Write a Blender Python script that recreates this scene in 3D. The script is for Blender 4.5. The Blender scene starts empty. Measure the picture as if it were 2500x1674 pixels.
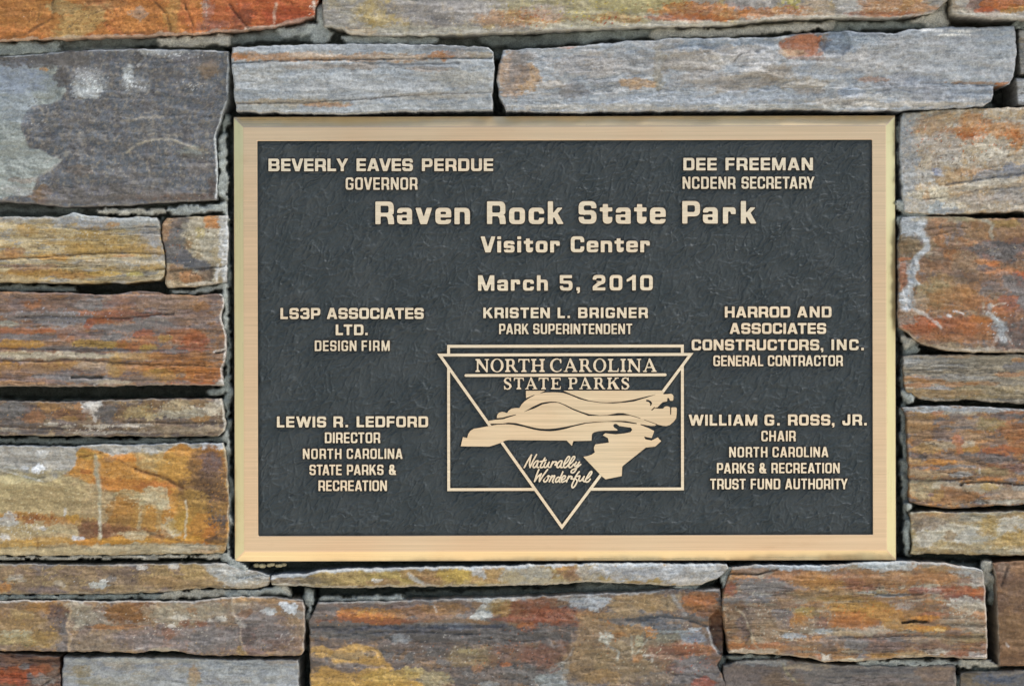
import bpy, bmesh, math, random
import numpy as np
from mathutils import Matrix, Vector

# ------------------------------------------------------------------ camera, sky, sun, exposure
SC = bpy.context.scene
COL = SC.collection
S = 0.61 / 1620.0          # metres per unit of the layout grid (plaque is 0.61 m wide)
D = 2.0                    # camera to wall
ZC = 1.40                  # height of the middle of the view above the paving
CX, CY = 1250.0, 837.0

cam_d = bpy.data.cameras.new("camera")
cam = bpy.data.objects.new("camera", cam_d)
COL.objects.link(cam)
cam.location = (0, -D, ZC)
cam.rotation_euler = (math.radians(90), 0, 0)
cam_d.sensor_width = 36.0
cam_d.lens = 36.0 * D / (2500 * S)
cam_d.clip_start = 0.05
cam_d.clip_end = 200.0
SC.camera = cam

SUN_EL, SUN_AZ = 58.0, 74.0          # degrees; azimuth to the right of straight out from the wall
w = bpy.data.worlds.new("World")
SC.world = w
w.use_nodes = True
nt = w.node_tree
nt.nodes.clear()
sky = nt.nodes.new("ShaderNodeTexSky")
sky.sky_type = 'NISHITA'
sky.sun_disc = False
sky.sun_elevation = math.radians(SUN_EL)
sky.sun_rotation = math.radians(180 - SUN_AZ)
sky.air_density = 1.0
sky.dust_density = 1.5
sky.ozone_density = 0.6
bg = nt.nodes.new("ShaderNodeBackground")
bg.inputs[1].default_value = 0.10
wo = nt.nodes.new("ShaderNodeOutputWorld")
nt.links.new(sky.outputs[0], bg.inputs[0])
nt.links.new(bg.outputs[0], wo.inputs[0])

sun_d = bpy.data.lights.new("sun", 'SUN')
sun_d.energy = 3.2
sun_d.angle = math.radians(30)
sun_d.color = (1.0, 0.975, 0.94)
sun = bpy.data.objects.new("sun", sun_d)
COL.objects.link(sun)
_el, _az = math.radians(SUN_EL), math.radians(SUN_AZ)
_dir = Vector((math.sin(_az) * math.cos(_el), -math.cos(_az) * math.cos(_el), math.sin(_el)))
sun.rotation_euler = (-_dir).to_track_quat('-Z', 'Y').to_euler()
sun.location = (1.0, -3.0, 4.0)

SC.view_settings.view_transform = 'Standard'
SC.view_settings.look = 'None'
SC.view_settings.gamma = 1.0
SC.view_settings.exposure = 0.82
SC.view_settings.use_curve_mapping = False
SC.render.engine = 'CYCLES'
SC.render.resolution_x = 1024
SC.render.resolution_y = 685

# ------------------------------------------------------------------ helpers
def lin(h):
    h = h.lstrip('#')
    out = []
    for i in (0, 2, 4):
        c = int(h[i:i+2], 16) / 255.0
        out.append(c / 12.92 if c <= 0.04045 else ((c + 0.055) / 1.055) ** 2.4)
    return np.array(out)

_rng = np.random.RandomState(7)
_PERM = np.concatenate([_rng.permutation(256)] * 3)
_GA = _rng.rand(256) * 2 * np.pi
_GX, _GY = np.cos(_GA), np.sin(_GA)

def perlin(x, y, seed=0):
    x = np.asarray(x, float) + seed * 17.31
    y = np.asarray(y, float) + seed * 9.77
    xi = np.floor(x).astype(int); yi = np.floor(y).astype(int)
    xf = x - xi; yf = y - yi
    u = xf * xf * xf * (xf * (xf * 6 - 15) + 10)
    v = yf * yf * yf * (yf * (yf * 6 - 15) + 10)
    def g(ix, iy, dx, dy):
        h = _PERM[(_PERM[ix & 255] + iy) & 255]
        return _GX[h] * dx + _GY[h] * dy
    a = g(xi, yi, xf, yf); b = g(xi + 1, yi, xf - 1, yf)
    c = g(xi, yi + 1, xf, yf - 1); d = g(xi + 1, yi + 1, xf - 1, yf - 1)
    return 1.5 * ((a * (1 - u) + b * u) * (1 - v) + (c * (1 - u) + d * u) * v)

def fbm(x, y, seed=0, octv=4, gain=0.5):
    t = 0.0; a = 1.0; n = 0.0
    for o in range(octv):
        t = t + a * perlin(x * 2 ** o, y * 2 ** o, seed + o * 3.3)
        n += a; a *= gain
    return t / n * 1.4

def sstep(a, b, x):
    t = np.clip((x - a) / (b - a), 0, 1)
    return t * t * (3 - 2 * t)

def seg_dist(X, Y, pts):
    d = np.full(X.shape, 1e9)
    for (x0, y0), (x1, y1) in zip(pts[:-1], pts[1:]):
        dx, dy = x1 - x0, y1 - y0
        L = dx * dx + dy * dy + 1e-9
        t = np.clip(((X - x0) * dx + (Y - y0) * dy) / L, 0, 1)
        d = np.minimum(d, np.hypot(X - x0 - t * dx, Y - y0 - t * dy))
    return d

def poly_sdf(X, Y, P):
    """signed distance, positive inside"""
    P = np.asarray(P, float)
    d = np.full(X.shape, 1e18); ins = np.zeros(X.shape, bool)
    n = len(P)
    for i in range(n):
        ax, ay = P[i]; bx, by = P[(i + 1) % n]
        ex, ey = bx - ax, by - ay
        L = ex * ex + ey * ey
        if L < 1e-14: continue
        t = np.clip(((X - ax) * ex + (Y - ay) * ey) / L, 0, 1)
        d = np.minimum(d, (X - ax - t * ex) ** 2 + (Y - ay - t * ey) ** 2)
        if ay != by:
            c = (ay > Y) != (by > Y)
            ins ^= c & (X < (bx - ax) * (Y - ay) / (by - ay) + ax)
    d = np.sqrt(d)
    return np.where(ins, d, -d)

def to_world(px, py, y=0.0):
    k = (D + y) / D
    return (px - CX) * S * k, y, ZC + (CY - py) * S * k

def tag(o, label=None, cat=None, group=None, kind=None):
    if label: o["label"] = label
    if cat: o["category"] = cat
    if group: o["group"] = group
    if kind: o["kind"] = kind
    return o

def empty(name, loc):
    o = bpy.data.objects.new(name, None)
    o.empty_display_size = 0.05
    o.location = loc
    COL.objects.link(o)
    return o

def mesh_obj(name, verts, faces, mats, parent=None, loc=(0, 0, 0), smooth=True):
    me = bpy.data.meshes.new(name)
    me.from_pydata([tuple(v) for v in verts], [], [tuple(f) for f in faces])
    for m in (mats if isinstance(mats, (list, tuple)) else [mats]):
        me.materials.append(m)
    if smooth:
        me.polygons.foreach_set("use_smooth", [True] * len(me.polygons))
    me.update()
    o = bpy.data.objects.new(name, me)
    COL.objects.link(o)
    if parent: o.parent = parent
    o.location = loc
    return o

def grid_obj(name, P, mat, parent, loc, colors=None, ring=None):
    """P: (nv,nu,3) vertices. One mesh; smooth shaded."""
    nv, nu = P.shape[:2]
    idx = np.arange(nv * nu).reshape(nv, nu)
    q = np.stack([idx[:-1, :-1], idx[:-1, 1:], idx[1:, 1:], idx[1:, :-1]], -1).reshape(-1, 4)
    me = bpy.data.meshes.new(name)
    me.vertices.add(nv * nu)
    me.vertices.foreach_set("co", P.reshape(-1).astype(np.float32))
    me.loops.add(len(q) * 4)
    me.loops.foreach_set("vertex_index", q.reshape(-1).astype(np.int32))
    me.polygons.add(len(q))
    me.polygons.foreach_set("loop_start", (np.arange(len(q)) * 4).astype(np.int32))
    me.polygons.foreach_set("use_smooth", np.ones(len(q), dtype=bool))
    me.update(calc_edges=True)
    me.validate()
    if colors is not None:
        at = me.attributes.new("stain", 'FLOAT_COLOR', 'POINT')
        c4 = np.ones((nv * nu, 4), np.float32)
        c4[:, :3] = colors.reshape(-1, 3)
        at.data.foreach_set("color", c4.reshape(-1))
    me.materials.append(mat)
    o = bpy.data.objects.new(name, me)
    COL.objects.link(o)
    if parent: o.parent = parent
    o.location = loc
    return o

# ------------------------------------------------------------------ materials
def new_mat(name):
    m = bpy.data.materials.new(name)
    m.use_nodes = True
    n = m.node_tree
    n.nodes.clear()
    out = n.nodes.new("ShaderNodeOutputMaterial")
    bs = n.nodes.new("ShaderNodeBsdfPrincipled")
    n.links.new(bs.outputs[0], out.inputs[0])
    return m, n, bs

def N(n, t, **kw):
    nd = n.nodes.new(t)
    for k, v in kw.items():
        setattr(nd, k, v)
    return nd

def mapping(n, coord, scale, rot=(0, 0, 0)):
    mp = N(n, "ShaderNodeMapping")
    mp.inputs["Scale"].default_value = scale
    mp.inputs["Rotation"].default_value = rot
    n.links.new(coord, mp.inputs["Vector"])
    return mp.outputs[0]

def noise(n, vec, scale=1.0, detail=4, rough=0.55, w=None, dist=0.0):
    t = N(n, "ShaderNodeTexNoise")
    if w is not None:
        t.noise_dimensions = '4D'
        n.links.new(w, t.inputs["W"])
    t.inputs["Scale"].default_value = scale
    t.inputs["Detail"].default_value = detail
    t.inputs["Roughness"].default_value = rough
    t.inputs["Distortion"].default_value = dist
    n.links.new(vec, t.inputs["Vector"])
    return t.outputs["Fac"]

def mrange(n, v, a, b, c, d):
    r = N(n, "ShaderNodeMapRange")
    r.inputs[1].default_value = a; r.inputs[2].default_value = b
    r.inputs[3].default_value = c; r.inputs[4].default_value = d
    n.links.new(v, r.inputs[0])
    return r.outputs[0]

def math2(n, op, a, b):
    m = N(n, "ShaderNodeMath", operation=op)
    for i, v in enumerate((a, b)):
        if isinstance(v, (int, float)): m.inputs[i].default_value = v
        else: n.links.new(v, m.inputs[i])
    return m.outputs[0]

def mixc(n, fac, a, b, blend='MIX'):
    m = N(n, "ShaderNodeMix", data_type='RGBA', blend_type=blend)
    if isinstance(fac, (int, float)): m.inputs[0].default_value = fac
    else: n.links.new(fac, m.inputs[0])
    for i, v in ((6, a), (7, b)):
        if isinstance(v, (tuple, list, np.ndarray)):
            m.inputs[i].default_value = (float(v[0]), float(v[1]), float(v[2]), 1)
        else: n.links.new(v, m.inputs[i])
    return m.outputs[2]

def vscale(n, vec, fac):
    """multiply colour by a scalar socket"""
    v = N(n, "ShaderNodeVectorMath", operation='SCALE')
    n.links.new(vec, v.inputs[0]); n.links.new(fac, v.inputs[3])
    return v.outputs[0]

def make_stone_mat(name, ks, kb, kl):
    m, n, bs = new_mat(name)
    at = N(n, "ShaderNodeAttribute", attribute_name="stain")
    tc = N(n, "ShaderNodeTexCoord")
    oi = N(n, "ShaderNodeObjectInfo")
    w = math2(n, 'MULTIPLY', oi.outputs["Random"], 37.0)
    P = tc.outputs["Object"]
    grain = noise(n, P, 520, 5, 0.7, w)
    strk = noise(n, mapping(n, P, (70, 300, 620)), 1.0, 5, 0.65, w)
    mid = noise(n, mapping(n, P, (60, 60, 150)), 1.0, 4, 0.6, w)
    g = mrange(n, grain, 0.28, 0.72, 0.70, 1.28)
    s = mrange(n, strk, 0.25, 0.75, 1 - ks, 1 + ks)
    md = mrange(n, mid, 0.25, 0.75, 0.88, 1.12)
    f = math2(n, 'MULTIPLY', math2(n, 'MULTIPLY', g, s), md)
    c = vscale(n, at.outputs["Color"], f)
    # rusty and bluish tint flicker along the bedding
    tint = noise(n, mapping(n, P, (90, 90, 330)), 1.0, 4, 0.65, w)
    c = mixc(n, mrange(n, tint, 0.55, 0.72, 0.0, 0.16), c, mixc(n, 1.0, c, (1.18, 0.92, 0.70), 'MULTIPLY'))
    c = mixc(n, mrange(n, tint, 0.45, 0.30, 0.0, 0.16), c, mixc(n, 1.0, c, (0.84, 0.95, 1.12), 'MULTIPLY'))
    # mica glints painted as pale flecks, then dark mineral flecks
    fl = noise(n, mapping(n, P, (420, 420, 800)), 1.0, 2, 0.6, w)
    c = mixc(n, mrange(n, fl, 0.70, 0.78, 0.0, 0.65), c, (0.62, 0.60, 0.56))
    dk = noise(n, mapping(n, P, (300, 300, 700)), 1.0, 3, 0.6, math2(n, 'ADD', w, 5.0))
    c = mixc(n, mrange(n, dk, 0.66, 0.76, 0.0, 0.55), c, (0.055, 0.05, 0.048))
    # fine dark partings along the bed
    pt = noise(n, mapping(n, P, (26, 200, 300)), 1.0, 5, 0.62, math2(n, 'ADD', w, 11.0))
    reg = mrange(n, noise(n, mapping(n, P, (14, 14, 40)), 1.0, 3, 0.55, w), 0.46, 0.60, 0.0, 1.0)
    ln = mrange(n, math2(n, 'ABSOLUTE', math2(n, 'SUBTRACT', pt, 0.5), 0.0), 0.004, 0.022, kl, 0.0)
    ln = math2(n, 'MULTIPLY', ln, reg)
    c = mixc(n, ln, c, mixc(n, 1.0, c, (0.42, 0.40, 0.38), 'MULTIPLY'))
    fine = noise(n, mapping(n, P, (700, 700, 1100)), 1.0, 3, 0.7, w)
    c = vscale(n, c, mrange(n, fine, 0.25, 0.75, 0.80, 1.20))
    n.links.new(c, bs.inputs["Base Color"])
    bs.inputs["Roughness"].default_value = 0.78
    bs.inputs["Specular IOR Level"].default_value = 0.35
    h = math2(n, 'ADD', math2(n, 'MULTIPLY', grain, 0.6), math2(n, 'MULTIPLY', strk, kb))
    h = math2(n, 'SUBTRACT', h, math2(n, 'MULTIPLY', ln, 0.5))
    bp = N(n, "ShaderNodeBump")
    bp.inputs["Strength"].default_value = 0.75
    bp.inputs["Distance"].default_value = 0.0016
    n.links.new(h, bp.inputs["Height"])
    n.links.new(bp.outputs[0], bs.inputs["Normal"])
    return m

def make_mortar_mat():
    m, n, bs = new_mat("mortar")
    at = N(n, "ShaderNodeAttribute", attribute_name="stain")
    tc = N(n, "ShaderNodeTexCoord")
    P = tc.outputs["Object"]
    g = noise(n, P, 600, 5, 0.75)
    md = noise(n, P, 90, 4, 0.6)
    f = math2(n, 'MULTIPLY', mrange(n, g, 0.28, 0.72, 0.5, 1.5), mrange(n, md, 0.3, 0.7, 0.7, 1.25))
    n.links.new(vscale(n, at.outputs["Color"], f), bs.inputs["Base Color"])
    bs.inputs["Roughness"].default_value = 0.92
    bs.inputs["Specular IOR Level"].default_value = 0.15
    bp = N(n, "ShaderNodeBump")
    bp.inputs["Strength"].default_value = 0.9
    bp.inputs["Distance"].default_value = 0.003
    n.links.new(math2(n, 'ADD', g, md), bp.inputs["Height"])
    n.links.new(bp.outputs[0], bs.inputs["Normal"])
    return m

def make_bronze(name="brushed_bronze", base="d9bd9a", along=(6, 1400, 1400), rough=0.36, metal=0.9, var=0.075):
    m, n, bs = new_mat(name)
    tc = N(n, "ShaderNodeTexCoord")
    P = tc.outputs["Object"]
    b1 = noise(n, mapping(n, P, along), 1.0, 3, 0.7)
    b2 = noise(n, mapping(n, P, tuple(a * 0.55 for a in along)), 1.0, 4, 0.6)
    cl = noise(n, P, 9, 3, 0.5)
    f = math2(n, 'MULTIPLY', mrange(n, b1, 0.3, 0.7, 1 - var * 1.3, 1 + var * 1.3), mrange(n, b2, 0.3, 0.7, 1 - var * .3, 1 + var * .3))
    rgb = N(n, "ShaderNodeRGB")
    rgb.outputs[0].default_value = (*lin(base), 1)
    c = vscale(n, rgb.outputs[0], f)
    c = mixc(n, mrange(n, cl, 0.4, 0.62, 0.0, 0.5), c, mixc(n, 1.0, c, (1.0, 0.90, 0.84), 'MULTIPLY'))
    # faint smudges of tarnish and a few pits
    sm = noise(n, mapping(n, P, (22, 22, 60)), 1.0, 5, 0.65)
    c = mixc(n, mrange(n, sm, 0.58, 0.76, 0.0, 0.30), c, mixc(n, 1.0, c, (0.80, 0.72, 0.62), 'MULTIPLY'))
    pit = noise(n, P, 330, 2, 0.5)
    c = mixc(n, mrange(n, pit, 0.76, 0.80, 0.0, 0.6), c, (0.16, 0.12, 0.08))
    n.links.new(c, bs.inputs["Base Color"])
    bs.inputs["Metallic"].default_value = metal
    n.links.new(mrange(n, b1, 0.2, 0.8, rough - 0.07, rough + 0.10), bs.inputs["Roughness"])
    bp = N(n, "ShaderNodeBump")
    bp.inputs["Strength"].default_value = 0.10
    bp.inputs["Distance"].default_value = 0.0003
    n.links.new(b1, bp.inputs["Height"])
    n.links.new(bp.outputs[0], bs.inputs["Normal"])
    return m

def make_plain(name, hexc, rough=0.6, metal=0.0, spec=0.4, var=0.12, scale=300):
    m, n, bs = new_mat(name)
    tc = N(n, "ShaderNodeTexCoord")
    g = noise(n, tc.outputs["Object"], scale, 4, 0.6)
    rgb = N(n, "ShaderNodeRGB")
    rgb.outputs[0].default_value = (*lin(hexc), 1)
    n.links.new(vscale(n, rgb.outputs[0], mrange(n, g, 0.25, 0.75, 1 - var, 1 + var)), bs.inputs["Base Color"])
    bs.inputs["Roughness"].default_value = rough
    bs.inputs["Metallic"].default_value = metal
    bs.inputs["Specular IOR Level"].default_value = spec
    return m

def make_leatherette():
    m, n, bs = new_mat("dark_leatherette_paint")
    tc = N(n, "ShaderNodeTexCoord")
    P = tc.outputs["Object"]
    g = noise(n, P, 700, 4, 0.65)
    bp = N(n, "ShaderNodeBump")
    bp.inputs["Strength"].default_value = 0.5
    bp.inputs["Distance"].default_value = 0.0003
    n.links.new(g, bp.inputs["Height"])
    n.links.new(bp.outputs[0], bs.inputs["Normal"])
    cl = noise(n, P, 30, 4, 0.6)
    n.links.new(mixc(n, mrange(n, cl, 0.35, 0.65, 0, 1), lin("2c3334"), lin("383d3d")), bs.inputs["Base Color"])
    bs.inputs["Roughness"].default_value = 0.55
    bs.inputs["Specular IOR Level"].default_value = 0.30
    return m

M_STONE = make_stone_mat("layered_stone", 0.07, 0.14, 0.75)
M_STONE2 = make_stone_mat("cleft_stone", 0.05, 0.06, 0.3)
M_MORTAR = make_mortar_mat()
M_BRONZE = make_bronze()
M_BEVEL = make_bronze("polished_bronze_bevel", "e4cb9c", (6, 900, 900), 0.30, 0.85, 0.07)
M_BEVEL_SIDE = make_bronze("bronze_bevel_reflected_tint", "d6cb9e", (300, 900, 12), 0.30, 0.85, 0.03)  # upright bevels: greenish reflected tint put into the base colour
M_LETTER = make_bronze("bronze_letter_face", "e6d5b8", (30, 900, 700), 0.40, 0.85, 0.09)
M_EDGE = make_plain("oxidised_letter_edge", "2c2019", 0.6, 0.2, 0.3)
M_PLATE = make_plain("oxidised_plate_edge", "33312c", 0.5, 0.4, 0.4)
M_LEATHER = make_leatherette()
# ------------------------------------------------------------------ unseen ground, added below the view for the bronze to reflect
pave = mesh_obj("unseen_paving", [(-40, -40, 0), (40, -40, 0), (40, 3, 0), (-40, 3, 0)], [(0, 1, 2, 3)],
                make_plain("unseen_paving_concrete", "d6cfc2", 0.9, 0, 0.2, 0.15, 6), smooth=False)
pave["kind"] = "structure"

# ------------------------------------------------------------------ the stone wall
wall = empty("stone_wall", (0, 0.06, 0))
tag(wall, "rustic wall of grey, ochre and rust coloured ledge stones in grey mortar around the bronze plaque", "stone wall")

def resample(pts, n, seed, amp, ext=False):
    pts = np.array(pts, float)
    seg = np.hypot(*np.diff(pts, axis=0).T)
    t = np.concatenate([[0], np.cumsum(seg)])
    tt = np.linspace(0, t[-1], n)
    x = np.interp(tt, t, pts[:, 0]); y = np.interp(tt, t, pts[:, 1])
    # irregular broken edge, fading out at the corners
    fade = np.minimum(1, np.minimum(tt, t[-1] - tt) / 14.0)
    dx = fbm(tt / 34.0, tt * 0 + 0.5, seed, 4, 0.6) * amp * fade
    dy = fbm(tt / 34.0, tt * 0 + 5.5, seed + 50, 4, 0.6) * amp * fade
    vert = abs(pts[-1, 1] - pts[0, 1]) > abs(pts[-1, 0] - pts[0, 0])
    if vert: x = x + dx; y = y + dy * 0.2
    else: y = y + dy; x = x + dx * 0.2
    return np.stack([x, y], -1), t[-1]

STEP = 2.6
def build_stone(i, sp):
    top, bot = sp['top'], sp['bot']
    left = [top[0]] + sp.get('left', []) + [bot[0]]
    right = [top[-1]] + sp.get('right', []) + [bot[-1]]
    amp = sp.get('jag', 3.6)
    wpx = max(top[-1][0] - top[0][0], bot[-1][0] - bot[0][0])
    hpx = max(bot[0][1] - top[0][1], bot[-1][1] - top[-1][1])
    nu = int(wpx / STEP) + 3; nv = int(hpx / STEP) + 3
    sd = i * 7.0 + 1
    T, lt = resample(top, nu, sd, amp); B, lb = resample(bot, nu, sd + 1, amp)
    L, ll = resample(left, nv, sd + 2, amp); R, lr = resample(right, nv, sd + 3, amp)
    L[0], L[-1], R[0], R[-1] = T[0], B[0], T[-1], B[-1]
    u = np.linspace(0, 1, nu)[None, :, None]; v = np.linspace(0, 1, nv)[:, None, None]
    G = ((1 - v) * T[None] + v * B[None] + (1 - u) * L[:, None] + u * R[:, None]
         - ((1 - u) * (1 - v) * T[0] + u * (1 - v) * T[-1] + (1 - u) * v * B[0] + u * v * B[-1]))
    X, Y = G[..., 0], G[..., 1]
    # distances to the four borders
    dt = np.hypot(X - T[None, :, 0], Y - T[None, :, 1]); db = np.hypot(X - B[None, :, 0], Y - B[None, :, 1])
    dl = np.hypot(X - L[:, None, 0], Y - L[:, None, 1]); dr = np.hypot(X - R[:, None, 0], Y - R[:, None, 1])
    rt, rr_, rb, rl = sp.get('round', (8, 7, 9, 7))
    drop = np.zeros(X.shape)
    wob = 0.62 + 0.75 * fbm(X / 26, Y / 26, sd + 9, 4, 0.65)
    for d, r, dep in ((dt, rt, 0.0055), (dr, rr_, 0.005), (db, rb, 0.0055), (dl, rl, 0.005)):
        q = np.clip(1 - d / np.maximum(r * .40 * wob, 1.2), 0, 1)
        drop = np.maximum(drop, dep * (1 - np.sqrt(np.clip(1 - q * q, 0, 1))))
    sx = sp.get('bed', 3.0)                       # how strongly the cleft runs along the bed
    A = sp.get('rough', 1.0)
    rot = math.radians(sp.get('tilt', 0)); ca, sa = math.cos(rot), math.sin(rot)
    U = X * ca + Y * sa; V = -X * sa + Y * ca
    rel = 0.0022 * fbm(U / (110 * sx / 2), V / 70, sd + 20, 4, 0.55)
    # stepped cleavage layers
    lay = fbm(U / (60 * sx), V / 22, sd + 30, 4, 0.6)
    rel = rel + 0.0005 * (np.tanh(28 * (lay - 0.15)) + np.tanh(28 * (lay + 0.2)) + np.tanh(28 * (lay - 0.45)))
    rel = rel + 0.0004 * fbm(U / (9 * sx), V / 7, sd + 40, 3, 0.6)
    rel = rel + 0.0009 * fbm(U / 16, V / 12, sd + 45, 3, 0.65)
    rel = rel * A * 0.8
    yy = -sp.get('out', 0.004) - rel + drop
    for pts, wd, dep in sp.get('cracks', []):
        dd = seg_dist(X + 4 * fbm(X / 30, Y / 30, sd + 60, 3), Y + 2.6 * fbm(X / 30, Y / 30, sd + 61, 3), pts)
        yy = yy + dep * 0.001 * np.exp(-(dd / wd) ** 2)
    for (bx, by, rx, ry, dep) in sp.get('dents', []):
        q = np.hypot((X + 10 * fbm(X / 40, Y / 40, sd + 62, 3) - bx) / rx, (Y + 8 * fbm(X / 40, Y / 40, sd + 63, 3) - by) / ry)
        yy = yy + dep * 0.001 * sstep(1.12, 0.88, q)
    for pts, dep, sf in sp.get('pd', []):
        yy = yy + dep * 0.001 * sstep(-sf, sf, poly_sdf(X + 3 * fbm(X / 12, Y / 12, sd + 64, 3), Y, pts))
    # ---- colour: mineral staining, and dark lines along the cracks
    C = np.empty(X.shape + (3,)); C[:] = lin(sp['base'])
    def over(mask, hexc):
        nonlocal C
        C = C + (lin(hexc) - C) * mask[..., None]
    for k, (hx, amt, lx, ly) in enumerate(sp.get('mix', [])):
        f = fbm(U / (lx * .8) + 0.4 * fbm(U / 50, V / 30, sd + 70 + k, 2), V / (ly * 1.6), sd + 80 + 5 * k, 5, 0.62)
        over(sstep(0.50 - amt, 0.58 - amt * 0.8, f + 0.25) * 0.72, hx)
    wx = 15 * fbm(X / 46, Y / 34, sd + 90, 4, 0.62) + 5 * fbm(X / 9, Y / 7, sd + 92, 2)
    wy = 11 * fbm(X / 46, Y / 34, sd + 91, 4, 0.62) + 4 * fbm(X / 9, Y / 7, sd + 93, 2)
    for k, b in enumerate(sp.get('p', [])):
        pts, hx = b[0], b[1]; op = b[2] if len(b) > 2 else 0.95; sf = b[3] if len(b) > 3 else 3.0
        dd = poly_sdf(X + 0.35 * wx, Y + 0.35 * wy, pts)
        tex = 0.9 + 0.25 * fbm(X / 12, Y / 8, sd + 200 + k, 3)
        over(np.clip(sstep(-sf, sf, dd) * op * tex, 0, 1), hx)
    for k, b in enumerate(sp.get('b', [])):
        bx, by, rx, ry, hx = b[:5]
        op = b[5] if len(b) > 5 else 0.85
        soft = b[6] if len(b) > 6 else 0.15
        br = math.radians(b[7]) if len(b) > 7 else 0.0
        s_ = min(1.0, min(rx, ry) / 14.0)
        dx, dy = X + wx * s_ - bx, Y + wy * s_ - by
        dx, dy = dx * math.cos(br) - dy * math.sin(br), dx * math.sin(br) + dy * math.cos(br)
        q = np.hypot(dx / rx, dy / ry) + 0.42 * fbm(X / 24, Y / 15, sd + 100 + k, 5, 0.72)
        soft *= 0.5
        tex = 0.85 + 0.35 * fbm(X / 12, Y / 8, sd + 130 + k, 3)
        over(np.clip(sstep(1 + soft, 1 - soft, q) * op * tex, 0, 1), hx)
    for k, (pts, wd, hx, op) in enumerate(sp.get('v', [])):
        dd = seg_dist(X + 0.3 * wx, Y + 0.22 * wy, pts)
        br = 0.7 + 0.6 * fbm(X / 14, Y / 14, sd + 160 + k, 3)
        over(np.clip(sstep(wd * 1.3, wd * 0.45, dd) * op * br, 0, 1), hx)
    # crisp flakes of crust and scattered specks
    fk = fbm(U / (15 * sx ** .6) + 0.5 * fbm(X / 20, Y / 16, sd + 210, 3), V / 11, sd + 211, 5, 0.72)
    fm = sstep(0.20, 0.27, fk); C = C * (1 + 0.17 * fm * sp.get('flake', 1.0))[..., None]
    fm = sstep(-0.20, -0.28, fk); C = C * (1 - 0.16 * fm * sp.get('flake', 1.0))[..., None]
    for k, (bx, by, rx, ry, hx, dens) in enumerate(sp.get('sp', [])):
        q = np.hypot((X + wx - bx) / rx, (Y + wy - by) / ry)
        nz = fbm(X / 9, Y / 8, sd + 220 + k, 5, 0.85)
        over(sstep(0.50, 0.60, nz + dens * (1 - q)) * (q < 1.6) * 0.9, hx)
    # chalky cement film left on the arrises
    for d, key in ((dt, 't'), (dr, 'r'), (db, 'b'), (dl, 'l')):
        if key in sp.get('film', {}):
            wd, hx, op = sp['film'][key]
            wv = wd * (1 + 1.1 * fbm(X / 45, Y / 45, sd + 170, 4, 0.65))
            over(np.clip(sstep(wv * 1.2, wv * 0.75, d) * op * .85, 0, 1), hx)
    C = C * (1 + 0.15 * fbm(U / (6 * sx), V / 9, sd + 180, 3, 0.7))[..., None]
    lum = (C @ np.array([.25, .6, .15]))[..., None]
    r_, g_, b_ = C[..., 0], C[..., 1], C[..., 2]
    vio = (sstep(.72, 1.02, b_ / (g_ + 1e-6)) * sstep(1.0, 1.10, r_ / (g_ + 1e-6)))[..., None]
    C = C + (lum * np.array([1.10, 1.0, .84]) - C) * vio * .75
    C = lum + (C - lum) * 0.90
    wm = sstep(1.15, 2.2, r_ / (g_ + 1e-6)); C[..., 1] *= 1 + .025 * wm; C[..., 0] *= 1 - .01 * wm
    C = np.clip(C, 0.012, 0.85)
    # ---- vertices, in the stone's own frame, plus a rim that runs back into the mortar
    k = (D + yy) / D
    P = np.stack([(X - CX) * S * k, yy, (CY - Y) * S * k], -1)
    def rim(a, c, yb):
        r = a.copy(); r[..., 1] = yb
        return r
    Pf = np.empty((nv + 4, nu + 4, 3)); Cf = np.empty((nv + 4, nu + 4, 3))
    Pf[2:-2, 2:-2] = P; Cf[2:-2, 2:-2] = C
    for lvl, yb in ((1, 0.016), (0, 0.062)):
        e = 3 + (nv - 1); f_ = 3 + (nu - 1)
        Pf[lvl, :] = 0; Pf[nv + 3 - lvl, :] = 0
    for a in (1, 0):
        yb = 0.016 if a == 1 else 0.062
        b_ = nv + 3 - a; c_ = nu + 3 - a
        Pf[a, 2:-2] = rim(P[0], 0, yb); Pf[b_, 2:-2] = rim(P[-1], 0, yb)
        Pf[2:-2, a] = rim(P[:, 0], 0, yb); Pf[2:-2, c_] = rim(P[:, -1], 0, yb)
        Cf[a, 2:-2] = C[0]; Cf[b_, 2:-2] = C[-1]; Cf[2:-2, a] = C[:, 0]; Cf[2:-2, c_] = C[:, -1]
    for (ra, rb_) in (((0, 1), 0), ((nv + 2, nv + 3), -1)):
        for (ca_, cb_) in (((0, 1), 0), ((nu + 2, nu + 3), -1)):
            for r0 in ra:
                for c0 in ca_:
                    deep = 0.062 if (r0 in (0, nv + 3) or c0 in (0, nu + 3)) else 0.016
                    p = P[rb_, cb_].copy(); p[1] = deep
                    Pf[r0, c0] = p; Cf[r0, c0] = C[rb_, cb_]
    cx = (X.mean() - CX) * S; cz = (CY - Y.max()) * S
    Pf[..., 0] -= cx; Pf[..., 2] -= cz
    o = grid_obj("stone", Pf[::-1], M_STONE if sx >= 2.5 else M_STONE2, wall, (cx, -0.06, ZC + cz), Cf[::-1])
    o["label"] = sp['label']
    return o
# ------------------------------------------------------------------ the stones, course by course (layout grid units)
W_ = "c2c6c2"     # chalky cement film
STONES = []
def st(**k): STONES.append(k)

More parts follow.
